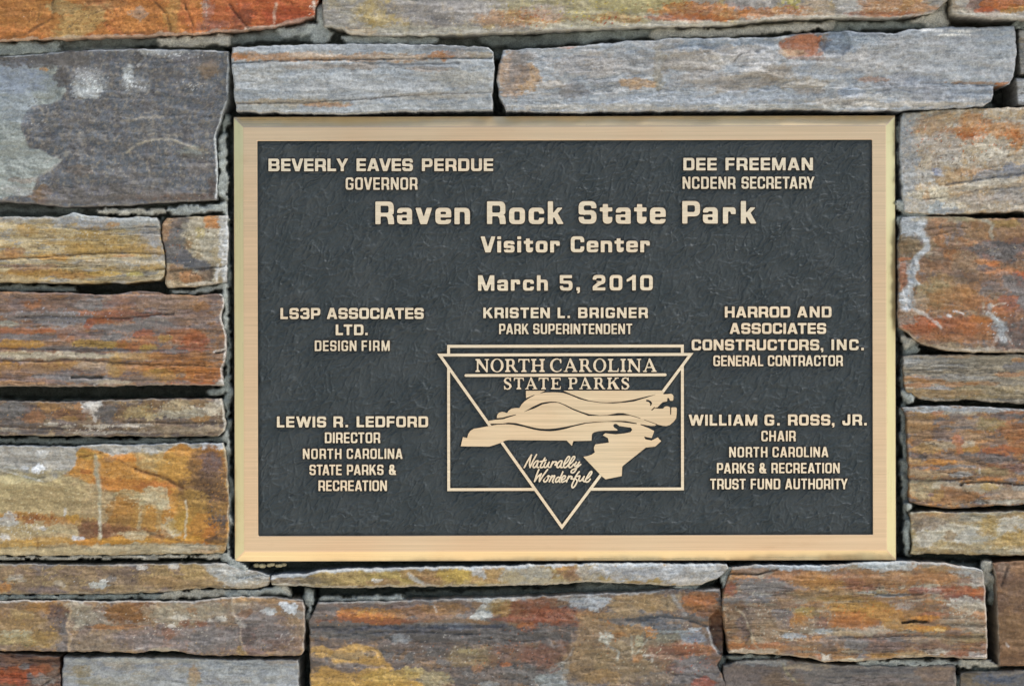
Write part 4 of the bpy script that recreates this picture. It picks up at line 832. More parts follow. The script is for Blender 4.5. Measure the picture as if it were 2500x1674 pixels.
st(label="wide dark slaty stone with a yellow patch, bottom centre under the plaque",
   top=[(776,1468),(880,1466),(982,1464),(1100,1459),(1217,1456),(1358,1452),(1450,1448),(1545,1444),(1610,1438),(1663,1434),(1757,1436)], bot=[(758,1780),(1200,1780),(1790,1780)],
   left=[(766,1492),(754,1512),(755,1560),(757,1640)], right=[(1765,1460),(1766,1530),(1767,1590),(1752,1622),(1772,1668),(1780,1720)], out=0.006, bed=1.8, rough=1.2, base="6f6058", round=(9,9,8,8),
   mix=[("7d6a56",.2,70,24),("63605f",.22,90,22),("86694a",.1,60,20)],
   p=[([(761,1580),(789,1575),(817,1589),(855,1570),(902,1575),(930,1594),(944,1612),(963,1631),(935,1641),(921,1631),(888,1622),(855,1617),(817,1622),(808,1603),(761,1603)],"b98f48",.95,2.5),([(766,1626),(794,1622),(836,1641),(888,1641),(921,1645),(963,1645),(1001,1659),(1057,1674),(1057,1800),(755,1800),(758,1640)],"b98d40",.92,3),
      ([(1390,1608),(1388,1641),(1376,1700),(1306,1700),(1315,1650),(1348,1622)],"8b8f8b",.95,2.5),([(1179,1471),(1146,1509),(1203,1507),(1190,1480)],"a8a8a0",.95,2)],
   sp=[(860,1600,120,30,"6a5c4c",.24),(880,1650,140,30,"70624c",.24),(1100,1600,200,60,"a8a294",.2),(1240,1580,140,60,"a5602c",.2),(1350,1495,120,36,"4c241a",.34),(900,1500,120,22,"c2822c",.36),(1600,1600,160,70,"b0a88c",.2),(1480,1560,90,60,"a3642e",.22),(1700,1600,80,60,"9a4c2c",.26),(1300,1620,200,60,"38322e",.2)],
   b=[(790,1495,30,26,"6b625e",.8),(860,1495,40,14,"aa6a22",.85,.35),(920,1497,50,16,"b07c2c",.8,.35),(900,1508,90,14,"a0581e",.75,.4),(1000,1492,70,14,"91653c",.8,.35),(1060,1500,40,18,"8a664c",.7),(950,1475,80,8,"76625c",.7),(1080,1485,60,14,"8f683a",.7),(830,1475,40,7,"7a6660",.7),
      (1180,1497,26,12,"a6a69e",.95,.2),(1165,1507,20,6,"a4a59e",.9),(1195,1475,10,24,"a9aaa2",.85,.25),(1210,1464,60,6,"b4b8b4",.85,.25),(1220,1480,30,20,"91763a",.8,.3),(1250,1490,40,20,"866030",.75,.3),(1300,1485,60,24,"76452a",.9,.3),(1350,1500,60,20,"84482a",.85,.3),(1270,1512,70,9,"7e4126",.8,.3),(1380,1520,50,9,"8a4a28",.75),(1290,1530,30,10,"ad5f22",.7,.35),(1330,1460,40,7,"8a5a3a",.7),
      (1440,1470,46,16,"a5a9aa",.95,.2),(1420,1478,30,8,"a0a2a2",.9),(1470,1462,30,6,"aeb2b2",.8),(1400,1462,40,5,"a5a8a6",.7),(1540,1475,60,20,"98805a",.9,.25),(1600,1472,50,20,"95794e",.85,.25),(1560,1455,60,9,"8f724c",.7),(1450,1500,40,14,"9a7040",.8,.3),(1480,1515,60,12,"937248",.7,.3),(1520,1500,60,9,"98815e",.7),(1640,1470,24,20,"8f7c5e",.8),
      (1710,1465,46,18,"a5622a",.9,.3),(1720,1450,40,9,"8f5a2c",.7),(1730,1490,40,16,"7a4c26",.85,.3),(1752,1510,20,22,"6a4228",.8,.3),(1750,1550,20,40,"5c3c2a",.8,.25),(1690,1485,30,12,"946434",.7),
      (900,1515,130,6,"8a5236",.7,.3),(820,1530,90,14,"67606a",.75),(1020,1530,130,9,"7d8086",.75,.3),(1150,1528,90,6,"6f777e",.7),(980,1545,200,18,"4e5054",.8,.35),(1180,1550,200,20,"55525a",.75,.35),(830,1550,80,9,"64625f",.7),(980,1560,24,12,"8d9292",.7,.35),(1070,1575,80,30,"584f4c",.7,.4),(1380,1545,60,24,"5d5654",.6,.4),
      (850,1600,50,10,"9a8a6c",.6,.3),(910,1640,46,14,"a8823c",.85,.25),(1010,1638,26,14,"b8a468",.85,.3),(960,1650,70,18,"b39244",.8,.3),(1060,1655,40,20,"a5976c",.75,.35),(880,1625,60,5,"6e6460",.75,.3),(905,1595,18,6,"6a615a",.7),(770,1620,12,26,"63584e",.8),(830,1622,26,5,"7a7064",.6),(890,1672,140,10,"b38c3c",.8,.3),
      (1150,1600,60,24,"8a7850",.6,.5),(1150,1590,26,10,"a89868",.6,.4),(1250,1595,60,30,"76594a",.7,.4),(1320,1600,50,26,"774c3a",.75,.3),(1380,1590,30,24,"6f503e",.7),(1340,1630,30,14,"7a4c34",.7),(1200,1650,80,24,"5f5854",.6,.4),(1280,1640,60,24,"60605e",.6,.4),(1320,1655,20,9,"8c9490",.6),(1195,1668,26,8,"9a9c98",.7),(1240,1622,14,5,"b0642c",.7),(1165,1630,16,8,"9c6a3c",.6),
      (1460,1560,60,60,"8d7350",.8,.35),(1430,1620,60,50,"8b734f",.75,.35),(1520,1620,70,50,"8a7552",.75,.35),(1560,1560,60,40,"8a7a5c",.7,.4),(1600,1530,60,9,"596066",.85,.25),(1540,1515,70,9,"565e64",.75,.3),(1620,1510,60,9,"5a6066",.75),(1590,1542,16,14,"b57a3c",.95,.2),(1530,1540,40,14,"a37a44",.6),(1510,1548,16,7,"a8713a",.7),(1640,1555,44,14,"83806c",.8,.3),(1690,1555,30,20,"86909a".lower(),.7,.35),(1640,1540,60,4,"96a3a6",.6),(1700,1534,20,4,"b0b8bc",.8),
      (1480,1558,16,14,"a3a496",.8,.3,40),(1560,1565,12,14,"a8a384",.8),(1640,1590,70,24,"8a6648",.7,.4),(1700,1585,60,14,"a0663a",.75,.35),(1650,1585,60,12,"76483a",.6),(1700,1640,60,40,"716672",.85,.3),(1680,1630,30,20,"7a7284",.7,.3),(1650,1630,30,14,"8a6040",.6),(1720,1665,30,14,"a0502c",.75,.3),(1740,1610,30,20,"7d5c4a",.6),(1470,1650,40,20,"a07c48",.6),(1600,1650,40,20,"84745c",.5),(1555,1605,14,10,"aa7038",.6)],
   v=[([(1400,1580),(1380,1615),(1340,1640),(1320,1655)],3,"a0a098",.5),([(1395,1540),(1395,1600)],3,"9c8a74",.4),([(1465,1545),(1480,1570),(1510,1590),(1508,1610)],4,"b0b0a2",.75),([(1540,1550),(1545,1600),(1560,1590),(1580,1560)],3,"aaa894",.7),([(1570,1598),(1595,1598),(1592,1615)],3,"b3b0a2",.8),([(1730,1532),(1738,1570),(1756,1592)],4,"b9bcbc",.85),([(1640,1452),(1660,1480),(1672,1500)],5,"a0a09c",.75),([(1060,1480),(1066,1492)],2.5,"b9b4a8",.7),
      ([(760,1530),(960,1525),(1100,1527),(1230,1525)],2,"3c3c40",.7),([(1530,1512),(1620,1503),(1680,1510),(1730,1530)],3,"474c50",.7)],
   pd=[([(1734,1506),(1750,1490),(1775,1478),(1775,1600),(1757,1596),(1742,1570),(1731,1532)],9.0,2.5)], dents=[(1350,1652,50,34,1.6),(1180,1497,30,14,1.4)],
   cracks=[([(760,1530),(960,1525),(1100,1527),(1230,1525)],6,2.4),([(860,1545),(1000,1540),(1150,1545)],3,2.0),([(1530,1512),(1620,1503),(1680,1510),(1730,1530)],5,2.2),([(1400,1580),(1380,1615),(1340,1640)],4,1.6),([(800,1505),(1150,1508),(1400,1512)],10,-2.0)],
   film={'t':(6,"a5acac",.5)})

st(label="rust and yellow streaked stone below the plaque's right corner",
   top=[(1786,1384),(1854,1378),(1950,1380),(2042,1379),(2110,1371),(2229,1370),(2300,1374),(2349,1381),(2398,1391)], bot=[(1779,1593),(1864,1595),(1920,1600),(1973,1604),(2014,1616),(2050,1612),(2093,1614),(2180,1606),(2281,1602),(2340,1606),(2410,1608)],
   left=[(1781,1400),(1766,1437),(1761,1471),(1768,1530)], right=[(2404,1420),(2407,1464),(2410,1540)], out=0.011, bed=4, rough=1.05, base="88694c", round=(9,7,9,7),
   mix=[("94734c",.25,80,14),("7a6456",.22,90,14),("9c6c3c",.12,70,12),("8d8672",.08,60,10)],
   sp=[(2120,1490,200,30,"b4641c",.26),(1860,1490,90,70,"a8a08c",.24),(2250,1440,200,30,"7a3420",.26),(1960,1540,140,40,"b0aa9a",.26),(2150,1580,240,26,"4e4240",.24),(2360,1500,60,50,"bcb4a0",.26),(1850,1440,80,30,"4e4e54",.26),(2000,1420,140,26,"6a3a1c",.2)],
   b=[(1840,1392,50,12,"8a7462",.8),(1960,1385,90,7,"a5b0b6",.9,.25),(1900,1382,60,5,"9ba2a6",.8),(2160,1380,60,12,"a5a9a6",.95,.2),(2130,1378,40,7,"a8b0b0",.85),(2200,1384,40,9,"a0a29c",.8),(2370,1392,50,12,"a8a8a0",.9,.25),(2390,1410,20,20,"a39e92",.75),(2300,1388,50,9,"96703f",.7),
      (1860,1425,60,16,"6f6c74",.85,.3),(1920,1432,60,9,"736b66",.7),(1930,1405,50,14,"94623a",.75,.35),(2010,1425,50,18,"a57630",.85,.3),(1990,1415,60,16,"9c6a34",.75),(2080,1410,60,12,"90613e",.7),(2100,1425,50,12,"86503a",.6),(2180,1415,80,14,"94683c",.75,.35),(2280,1412,60,14,"986638",.75,.35),(2290,1432,40,7,"a39a84",.7,.3),(2330,1440,60,12,"8c4a2c",.85,.3),(2390,1445,20,12,"a55a28",.8),(2270,1442,30,7,"a88f84",.7),(2360,1458,60,7,"6f3f34",.8),(2240,1440,24,7,"7d4638",.7),
      (1850,1450,70,14,"6f6c6e",.75,.35),(1860,1450,26,7,"969690",.6),(1780,1440,16,14,"8a4a34",.8,.3),(1830,1465,60,9,"62666e",.75),(1930,1460,60,14,"80684c",.6),(2010,1450,80,12,"8a7048",.6),(2140,1446,40,7,"9a8a5c",.6),(2180,1452,50,5,"8f9698",.75),(2120,1445,24,4,"8f9492",.7),(2050,1462,70,9,"957434",.7,.35),
      (2100,1485,90,20,"a5782e",.9,.3),(2150,1500,80,20,"a8762c",.8,.35),(2060,1505,50,16,"a3642a",.85,.3),(2090,1520,60,14,"a36226",.8,.3),(2190,1495,60,14,"9a6c34",.7),(2210,1480,24,9,"a5988a",.7),(2250,1490,60,12,"84623f",.7),(2280,1505,40,12,"975a34",.7,.35),(1970,1490,30,14,"a58a3c",.7,.35),(1950,1512,26,16,"a56c28",.8,.3),(2260,1508,40,6,"bb7a22",.9,.3),(2270,1535,40,7,"c0872c",.95,.2),(2240,1530,30,7,"b0702a",.8,.3),(2295,1537,14,4,"d8b878",.8),(2200,1525,50,12,"a87c38",.7),
      (2360,1470,50,14,"9c988a",.9,.25),(2380,1485,40,14,"968b74",.8),(2390,1500,20,12,"9a6436",.7),(2350,1515,60,14,"928570",.75,.35),(2380,1530,40,12,"968a74",.7),
      (1800,1505,34,40,"7b6248",.85,.3),(1820,1520,20,40,"6c5a58",.8,.3),(1870,1500,60,26,"857460",.75,.4),(1910,1510,24,26,"6d6870",.7,.35),(1880,1540,60,30,"897458",.7,.4),(2010,1495,26,14,"7d6a4e",.6),(2005,1520,20,14,"7c5c50",.8,.3),(1970,1530,30,16,"8d7c64",.6),(2050,1540,90,9,"9a917c",.75,.35),(2010,1540,26,8,"a0a8a8",.8,.3),(1935,1552,30,7,"95a0a6",.75,.3),(2130,1540,40,12,"a09684",.6),(2060,1545,50,7,"a58a60",.6),
      (1800,1575,26,10,"a3622e",.8,.35),(1870,1578,50,10,"a06236",.8,.3),(1920,1582,40,7,"a07248",.7),(1840,1588,60,6,"b0a48c",.75),(2060,1565,70,14,"77706a",.7,.35),(2020,1580,26,12,"6b5c52",.7),(2150,1570,70,20,"705c58",.85,.3),(2090,1570,30,10,"777684",.6),(2220,1560,60,9,"716c70",.6),(2290,1560,90,9,"867050",.7),(2380,1558,40,12,"8d7a50",.6),(2110,1600,16,12,"777a8a",.7),(2160,1600,60,7,"aa7a34",.85,.3),(2230,1598,40,8,"b09468",.8,.3),(2300,1590,40,9,"b3ac9c",.7),(2350,1595,40,14,"8a5438",.85,.3),(2385,1600,24,12,"b5aea4",.8,.3),(2010,1605,18,9,"c2b8a4",.95,.25),(1998,1602,8,9,"a05c2c",.8),(2060,1605,26,6,"a8763c",.8),(2080,1610,30,4,"c0b89c",.8),(2395,1580,20,14,"8a5a3c",.6),(2270,1575,50,12,"71564a",.7)],
   v=[([(1785,1400),(1850,1401),(1895,1388)],2.5,"332a24",.85),([(2205,1520),(2235,1514),(2262,1516)],3.5,"16120e",.95),([(1795,1485),(1815,1500),(1830,1530),(1838,1570),(1850,1580)],3,"a89c80",.65),([(2130,1446),(2180,1452),(2250,1448)],2,"4a443c",.6),([(1995,1490),(2025,1492),(2030,1505),(2022,1518)],3,"a09884",.6),([(2050,1555),(2250,1550),(2400,1552)],1.8,"55483a",.6),([(2300,1522),(2405,1525)],2,"4e4438",.6),([(2320,1574),(2408,1572)],2,"4a4450",.6),([(1930,1535),(2010,1538),(2045,1532)],2,"54463a",.5),([(2010,1470),(2120,1466)],3,"a39c88",.5)],
   cracks=[([(1785,1400),(1850,1401),(1895,1388)],3,3.0),([(2205,1518),(2235,1515),(2262,1516)],3,5.0),([(1795,1485),(1815,1500),(1830,1530),(1838,1570)],4,-1.2),([(2130,1446),(2180,1452),(2250,1448)],3,2.0),([(2050,1555),(2250,1550),(2400,1552)],3,1.6),([(2300,1522),(2405,1525)],3,1.6),([(1930,1540),(2010,1543),(2045,1537)],3,1.4),([(2320,1574),(2408,1572)],3,1.2)],
   dents=[(1800,1530,30,60,1.8)], film={'t':(6,"a0a9ae",.55),'r':(3,"b5b0a4",.6),'b':(4,"b0a690",.55)})

st(label="plain dark brown stone at the lower right edge",
   top=[(2422,1374),(2470,1370),(2500,1369),(2640,1368)], bot=[(2438,1625),(2500,1624),(2640,1622)], left=[(2431,1420),(2433,1471),(2436,1550)], out=0.009, bed=1.6, rough=0.75, base="6f5038", round=(8,7,8,7), jag=2,
   mix=[("7c5a3a",.22,40,30),("634937",.2,40,30)],
   b=[(2450,1400,26,30,"674f42",.6),(2470,1540,50,50,"785a38",.7,.45),(2460,1600,40,24,"735234",.7),(2480,1390,30,10,"9a7454",.7,.35),(2450,1390,20,16,"84705e",.6),(2480,1450,40,40,"67503c",.5)],
   v=[([(2444,1430),(2460,1385)],3,"3e322a",.7),([(2456,1570),(2464,1578)],2.5,"c8c4bc",.7)], cracks=[([(2444,1430),(2460,1385)],4,2.0)], film={'l':(2.2,"a39884",.6)})

st(label="dark violet brown stone along the bottom edge, right of centre",
   top=[(1765,1622),(1800,1612),(1871,1606),(1930,1608),(1985,1616),(2042,1620),(2120,1622),(2195,1624),(2281,1620),(2332,1620)], bot=[(1780,1780),(2100,1780),(2338,1780)], left=[(1764,1642),(1770,1700)], right=[(2336,1680)], out=0.005, bed=3.5, rough=1.05, base="6d6158", round=(12,6,8,8),
   mix=[("786a5c",.22,70,16),("605652",.22,80,14)],
   b=[(1860,1616,60,9,"949690",.75,.3),(1980,1625,60,9,"a39274",.7,.35),(1840,1650,90,26,"665850",.7,.4),(1920,1660,60,24,"7a6246",.6,.4),(2050,1650,120,24,"6a6566",.7,.4),(2180,1640,100,20,"76706c",.7,.4),(2280,1640,50,20,"8c7258",.7,.35),(2300,1660,40,26,"7c6a5c",.6),(2080,1665,60,9,"8a8078",.6),(1800,1640,30,16,"75665a",.6),(2140,1660,60,14,"7d6a62",.6)],
   v=[([(1910,1620),(1930,1650),(1945,1665)],4,"a39878",.7),([(2332,1630),(2334,1700)],3,"a8a294",.6)], cracks=[([(1910,1620),(1930,1650),(1945,1665)],4,1.2)], film={'t':(5,"8f9088",.5)})

st(label="dark bluish stone in the lower right corner",
   top=[(2344,1640),(2420,1636),(2500,1632),(2640,1630)], bot=[(2346,1780),(2640,1780)], left=[(2342,1700)], out=0.003, bed=3, base="6a6054", round=(10,7,8,9),
   mix=[("766a5c",.2,50,14),("5c5a5c",.2,60,12)], b=[(2380,1650,40,20,"74654c",.7),(2430,1655,50,14,"5c6470",.8,.35),(2480,1660,40,20,"666a70",.7),(2450,1640,60,6,"8a8074",.6)], film={'t':(4,"8a887e",.5)})

for i, sp in enumerate(STONES):
    build_stone(i, sp)

# ------------------------------------------------------------------ mortar bed behind and between the stones
def build_mortar():
    x0, x1, y0, y1, stp = -330, 2830, -260, 1950, 5.0
    xs = np.arange(x0, x1 + 1, stp); ys = np.arange(y0, y1 + 1, stp)
    X, Y = np.meshgrid(xs, ys)
    dep = np.full(X.shape, 0.021)
    C = np.empty(X.shape + (3,)); C[:] = lin("7b817a")
    t = fbm(X / 60, Y / 60, 301, 4)
    C = C + (lin("8f948c") - C) * sstep(-.1, .5, t)[..., None]
    wx = 14 * fbm(X / 44, Y / 40, 302, 4, 0.6); wy = 7 * fbm(X / 30, Y / 26, 303, 4, 0.65)
    def stroke(pts, wd, d, hx=None):
        nonlocal dep, C
        q = seg_dist(X + wx, Y + wy, pts) / wd
        m = sstep(1.35, 0.8, q * (1 + 0.5 * fbm(X / 50, Y / 50, 304, 3)))
        dep = dep * (1 - m) + (d + 0.002 * np.clip(q, 0, 1.2) ** 2) * m
        if hx: C = C + (lin(hx) - C) * (m * .9)[..., None]
    LG, MG, DG, CR = "a9aea8", "8a9288", "6c746c", "b3ad9a"
    for a in MORTAR: stroke(*a)
    dep = np.maximum(dep, -0.0025)
    dep = dep + 0.0034 * fbm(X / 46, Y / 24, 305, 4, 0.6) + 0.0012 * fbm(X / 13, Y / 11, 306, 3, 0.7)
    P = np.stack([(X - CX) * S * (D + dep) / D, dep, (CY - Y) * S * (D + dep) / D], -1)
    o = grid_obj("mortar", P[::-1], M_MORTAR, wall, (0, -0.06, ZC), np.clip(C, .02, .8)[::-1])
    o["label"] = "grey cement mortar in the joints"
    # the block core the facing is laid against
    core = bpy.data.meshes.new("wall_core")
    bm = bmesh.new()
    hx, d0, d1, h = (x1 - x0) * S / 2, 0.075, 0.30, 2.35
    for dy in (d0, d1):
        for sx in (-1, 1):
            for z in (0, h): bm.verts.new((sx * hx, dy, z))
    bm.verts.ensure_lookup_table()
    v = bm.verts
    for f in ((0, 1, 3, 2), (4, 6, 7, 5), (0, 4, 5, 1), (2, 3, 7, 6), (1, 5, 7, 3), (0, 2, 6, 4)):
        bm.faces.new([v[k] for k in f])
    bmesh.ops.recalc_face_normals(bm, faces=bm.faces)
    bm.to_mesh(core); bm.free()
    core.materials.append(make_plain("block_core", "77756e", .9, 0, .2, .15, 40))
    oc = bpy.data.objects.new("core", core); COL.objects.link(oc)
    oc.parent = wall; oc.location = (0, -0.06, 0)

LG, MG, DG, CR = "b4b8b0", "989e96", "747a74", "bfbaaa"
MORTAR = [
    # black open joints first
    ([(100,702),(300,704),(400,702)],14,.055,DG), ([(-140,956),(200,957),(520,955)],16,.060,DG), ([(0,1070),(340,1072)],7,.045,DG), ([(566,130),(570,280)],12,.06,DG),
    ([(1209,160),(1222,262)],12,.05,DG), ([(560,284),(1230,283),(2200,278)],10,.05,DG), ([(2322,54),(2400,58),(2500,58)],12,.05,DG), ([(2440,215),(2470,250)],34,.07,DG),
    ([(2340,526),(2480,527)],8,.05,DG), ([(2240,856),(2500,863)],12,.05,DG), ([(2230,982),(2640,992)],12,.05,DG), ([(2235,1242),(2640,1240)],10,.05,DG), ([(2195,1362),(2360,1364),(2640,1364)],14,.045,DG),
    ([(2420,1470),(2424,1625)],14,.06,DG), ([(2203,280),(2200,900),(2205,1370)],12,.035,DG), ([(556,300),(556,800),(562,1360)],12,.03,DG), ([(747,1550),(748,1700)],14,.07,DG),
    ([(770,1440),(900,1448),(1200,1445),(1400,1440)],14,.034,DG), ([(690,1440),(760,1440)],14,.05,DG), ([(1762,1430),(1764,1560),(1755,1622)],14,.05,DG), ([(-140,1594),(200,1596),(740,1604)],9,.06,DG), ([(1780,1604),(2095,1620)],9,.04,DG), ([(-140,1368),(560,1366)],8,.04,DG), ([(150,1605),(150,1674)],8,.04,DG),
    ([(600,1384),(1400,1372),(2200,1364)],10,.04,DG),
    # visible pointing
    ([(-140,122),(0,120),(130,116),(300,108)],16,-0.0030,MG), ([(160,112),(300,104),(390,104)],12,0.0070,DG), ([(400,104),(500,98),(570,100)],13,-0.0040,CR), ([(580,98),(700,88),(760,92)],13,0.0010,DG), ([(700,80),(785,68),(782,20)],12,-0.0050,LG), ([(780,100),(800,85)],14,-0.0060,LG), ([(850,96),(950,100),(1060,98)],12,-0.0050,LG),
    ([(1180,96),(1290,104),(1420,92)],16,0.0050,DG), ([(1430,90),(1560,82),(1650,80)],15,0.0030,MG), ([(1600,84),(1760,82)],12,-0.0060,CR), ([(1770,82),(1900,70),(2060,62)],11,-0.0030,CR), ([(2050,66),(2180,62),(2300,60)],12,0.0040,MG), ([(2290,20),(2300,50),(2290,60)],22,-0.0085,CR), ([(2270,45),(2230,52)],9,-0.0060,CR),
    ([(240,516),(350,517),(400,516)],9,-0.0080,CR), ([(420,514),(490,512),(540,508)],11,-0.0100,LG), ([(100,512),(200,515)],10,0.0090,DG), ([(0,510),(100,512)],10,0.0140,DG), ([(390,560),(396,532)],6,0.0060,MG), ([(552,290),(547,400),(548,480),(556,560),(557,700),(556,800),(556,940),(557,1060),(562,1200),(563,1360)],9,.004,MG), ([(545,340),(545,480)],12,-0.0050,LG), ([(2205,290),(2206,500),(2203,800),(2208,950),(2210,1100),(2214,1350)],10,.005,MG), ([(548,500),(560,530)],9,-0.0030,LG),
    ([(0,702),(90,704),(180,706)],10,0.0050,MG), ([(420,712),(470,712),(545,700)],9,0.0010,LG), ([(548,690),(552,760),(548,800)],9,-0.0010,LG), ([(520,955),(545,952)],9,0.0010,MG), ([(0,1075),(300,1078),(540,1074)],9,0.0010,DG), ([(552,1060),(556,1090)],9,-0.0010,LG), ([(-140,1361),(560,1357)],6,-0.0060,CR),
    ([(550,930),(555,990)],9,0.0030,MG), ([(556,1220),(560,1350)],7,-0.0010,LG), ([(548,1360),(600,1392)],14,-0.0030,LG), ([(-140,1458),(100,1456),(400,1454)],8,-0.0070,MG), ([(400,1450),(480,1446),(560,1444)],10,-0.0060,CR), ([(560,1448),(680,1440),(700,1446)],11,-0.0030,LG),
    ([(690,1432),(700,1440)],8,-0.0030,CR), ([(750,1440),(758,1470),(752,1500)],11,-0.0010,LG), ([(790,1462),(900,1460),(1000,1456)],8,-0.0030,LG), ([(1000,1450),(1200,1448),(1400,1440),(1550,1434)],10,0.0180,DG), ([(1420,1434),(1560,1432),(1700,1432)],10,0.0140,MG), ([(1780,1392),(1765,1430)],9,-0.0050,LG), ([(1640,1434),(1700,1434)],6,-0.0050,LG),
    ([(2200,500),(2240,525),(2250,560)],16,-0.0090,LG), ([(2200,540),(2205,580)],12,-0.0050,MG), ([(2205,830),(2225,840)],13,-0.0070,CR), ([(2215,860),(2240,850)],10,0.0010,MG), ([(2207,960),(2225,975)],13,-0.0030,LG), ([(2204,1010),(2207,1100),(2212,1210)],9,0.0050,MG), ([(2216,1232),(2222,1240)],8,-0.0070,LG), ([(2212,1280),(2214,1340)],12,-0.0010,MG),
    ([(2196,300),(2200,480)],8,0.0030,MG), ([(2230,1375),(2380,1380)],8,0.0140,DG), ([(2410,1380),(2416,1420)],15,-0.0060,CR), ([(2418,1430),(2420,1470)],10,0.0070,MG), ([(2100,1622),(2200,1616),(2330,1616),(2420,1620)],9,-0.0070,LG), ([(2350,1620),(2430,1624)],10,-0.0060,CR), ([(1780,1602),(1900,1604)],7,-0.0010,MG), ([(2345,1650),(2340,1700)],10,0.0010,DG), ([(2380,1636),(2430,1634)],6,0.0050,DG),
    ([(1760,1600),(1756,1650)],10,0.0070,MG), ([(2480,60),(2500,64)],10,-0.0030,MG), ([(2484,188),(2640,186)],5,0.0240,DG), ([(2500,58),(2640,60)],9,0.0030,MG)]
build_mortar()
# ------------------------------------------------------------------ the bronze plaque
PC = (1379.5, 826.2)                    # its middle on the layout grid
PW, PH = 1619.0, 1087.3
ROT = 0.13                              # hangs a hair anticlockwise
YF = -0.006                             # its front face
KF = (D + YF) / D
wx_, _, wz_ = to_world(PC[0], PC[1], YF)
plaque = empty("plaque", (wx_, 0.0, wz_))
plaque.rotation_euler = (0, -math.radians(ROT), 0)
tag(plaque, "cast bronze dedication plaque with dark grained panel and brushed border, set in a stone wall", "plaque")

def L2(px, py):
    """layout grid -> plaque plane (x right, z up) in metres, undoing its slight tilt"""
    dx, dz = (px - PC[0]) * S * KF, -(py - PC[1]) * S * KF
    a = -math.radians(ROT)
    return dx * math.cos(a) - dz * math.sin(a), dx * math.sin(a) + dz * math.cos(a)

HW, HH = PW / 2 * S * KF, PH / 2 * S * KF
BV = 26 * S * KF                        # bevel width
TOPM = 60.5 * S * KF; BOTM = 64.0 * S * KF; LM = 59.5 * S * KF; RM = 59.0 * S * KF
YB = -0.0014                             # bevel's outer edge, behind the face
YBACK = 0.022
YP = YF + 0.0025                        # sunk panel

def frame_mesh():
    V, F, MI = [], [], []
    def ring(x0, x1, z0, z1, y):
        b = len(V)
        V.extend([(x0, y, z0), (x1, y, z0), (x1, y, z1), (x0, y, z1)])
        return b
    r_back = ring(-HW, HW, -HH, HH, YBACK)
    r_out = ring(-HW, HW, -HH, HH, YB)
    r_bev = ring(-HW + BV, HW - BV, -HH + BV, HH - BV, YF)
    ix0, ix1, iz0, iz1 = -HW + LM, HW - RM, -HH + BOTM, HH - TOPM
    r_in = ring(ix0, ix1, iz0, iz1, YF)
    r_sunk = ring(ix0, ix1, iz0, iz1, YP + 0.0008)
    def band(a, b, ms):
        for k in range(4):
            k2 = (k + 1) % 4
            F.append((a + k, a + k2, b + k2, b + k)); MI.append(ms[k])
    band(r_back, r_out, (2, 2, 2, 2)); F.append((r_back, r_back + 1, r_back + 2, r_back + 3)); MI.append(2)
    band(r_out, r_bev, (1, 3, 1, 3))
    band(r_bev, r_in, (0, 0, 0, 0))
    band(r_in, r_sunk, (2, 2, 2, 2))
    me = bpy.data.meshes.new("frame")
    me.from_pydata(V, [], F)
    for m in (M_BRONZE, M_BEVEL, M_PLATE, M_BEVEL_SIDE): me.materials.append(m)
    me.polygons.foreach_set("material_index", MI)
    bm = bmesh.new(); bm.from_mesh(me)
    bmesh.ops.recalc_face_normals(bm, faces=bm.faces)
    # soften the arrises a little
    ed = [e for e in bm.edges if len(e.link_faces) == 2 and e.calc_face_angle(0) > 0.3]
    bmesh.ops.bevel(bm, geom=ed, offset=0.0006, segments=2, affect='EDGES', profile=0.5)
    bm.to_mesh(me); bm.free()
    o = bpy.data.objects.new("frame", me); COL.objects.link(o); o.parent = plaque
    o["label"] = "brushed bronze border with polished bevel"
    return ix0, ix1, iz0, iz1
ix0, ix1, iz0, iz1 = frame_mesh()
def build_panel():
    """leather-grained sunk field: long raised creases running up to the right, finer wrinkles across them"""
    px = S * KF
    nx_, nz_ = int((ix1 - ix0) / px / 1.6), int((iz1 - iz0) / px / 1.6)
    gx = np.linspace(ix0 - .0004, ix1 + .0004, nx_); gz = np.linspace(iz0 - .0004, iz1 + .0004, nz_)
    X, Z = np.meshgrid(gx, gz)
    U, V = X / px, Z / px
    Uw = U + 10 * fbm(U / 55, V / 55, 401, 3); Vw = V + 10 * fbm(U / 55, V / 55, 402, 3)
    Hh = np.zeros(X.shape)
    for k, (deg, L, Wd, wl, amp) in enumerate(((35, 120, 30, .075, .66), (52, 95, 26, .08, .6), (16, 105, 27, .08, .54), (78, 70, 26, .085, .45), (42, 46, 14, .15, .34), (24, 36, 11, .17, .26), (64, 36, 11, .17, .26), (-20, 60, 22, .10, .3))):
        a = math.radians(deg); p = Uw * math.cos(a) + Vw * math.sin(a); q = -Uw * math.sin(a) + Vw * math.cos(a)
        n_ = perlin(p / L, q / Wd, 410 + 7 * k) + .18 * perlin(p / L * 3, q / Wd * 2.3, 430 + k)
        gate = .25 + .75 * sstep(-.25, .25, perlin(p / (L * 1.1), q / (Wd * 2.2), 450 + k))
        Hh += amp * gate * np.exp(-(n_ / wl) ** 2)
    Hh += .16 * fbm(U / 7, V / 7, 470, 3, .7)
    edge = np.minimum(np.minimum(X - ix0, ix1 - X), np.minimum(Z - iz0, iz1 - Z)) / px
    Hh *= sstep(0, 10, edge)
    P = np.stack([X, YP - np.minimum(Hh, 1.25) * 0.0014, Z], -1)
    o = grid_obj("panel", P, M_LEATHER, plaque, (0, 0, 0))
    o["label"] = "dark grey leather grained panel"
build_panel()

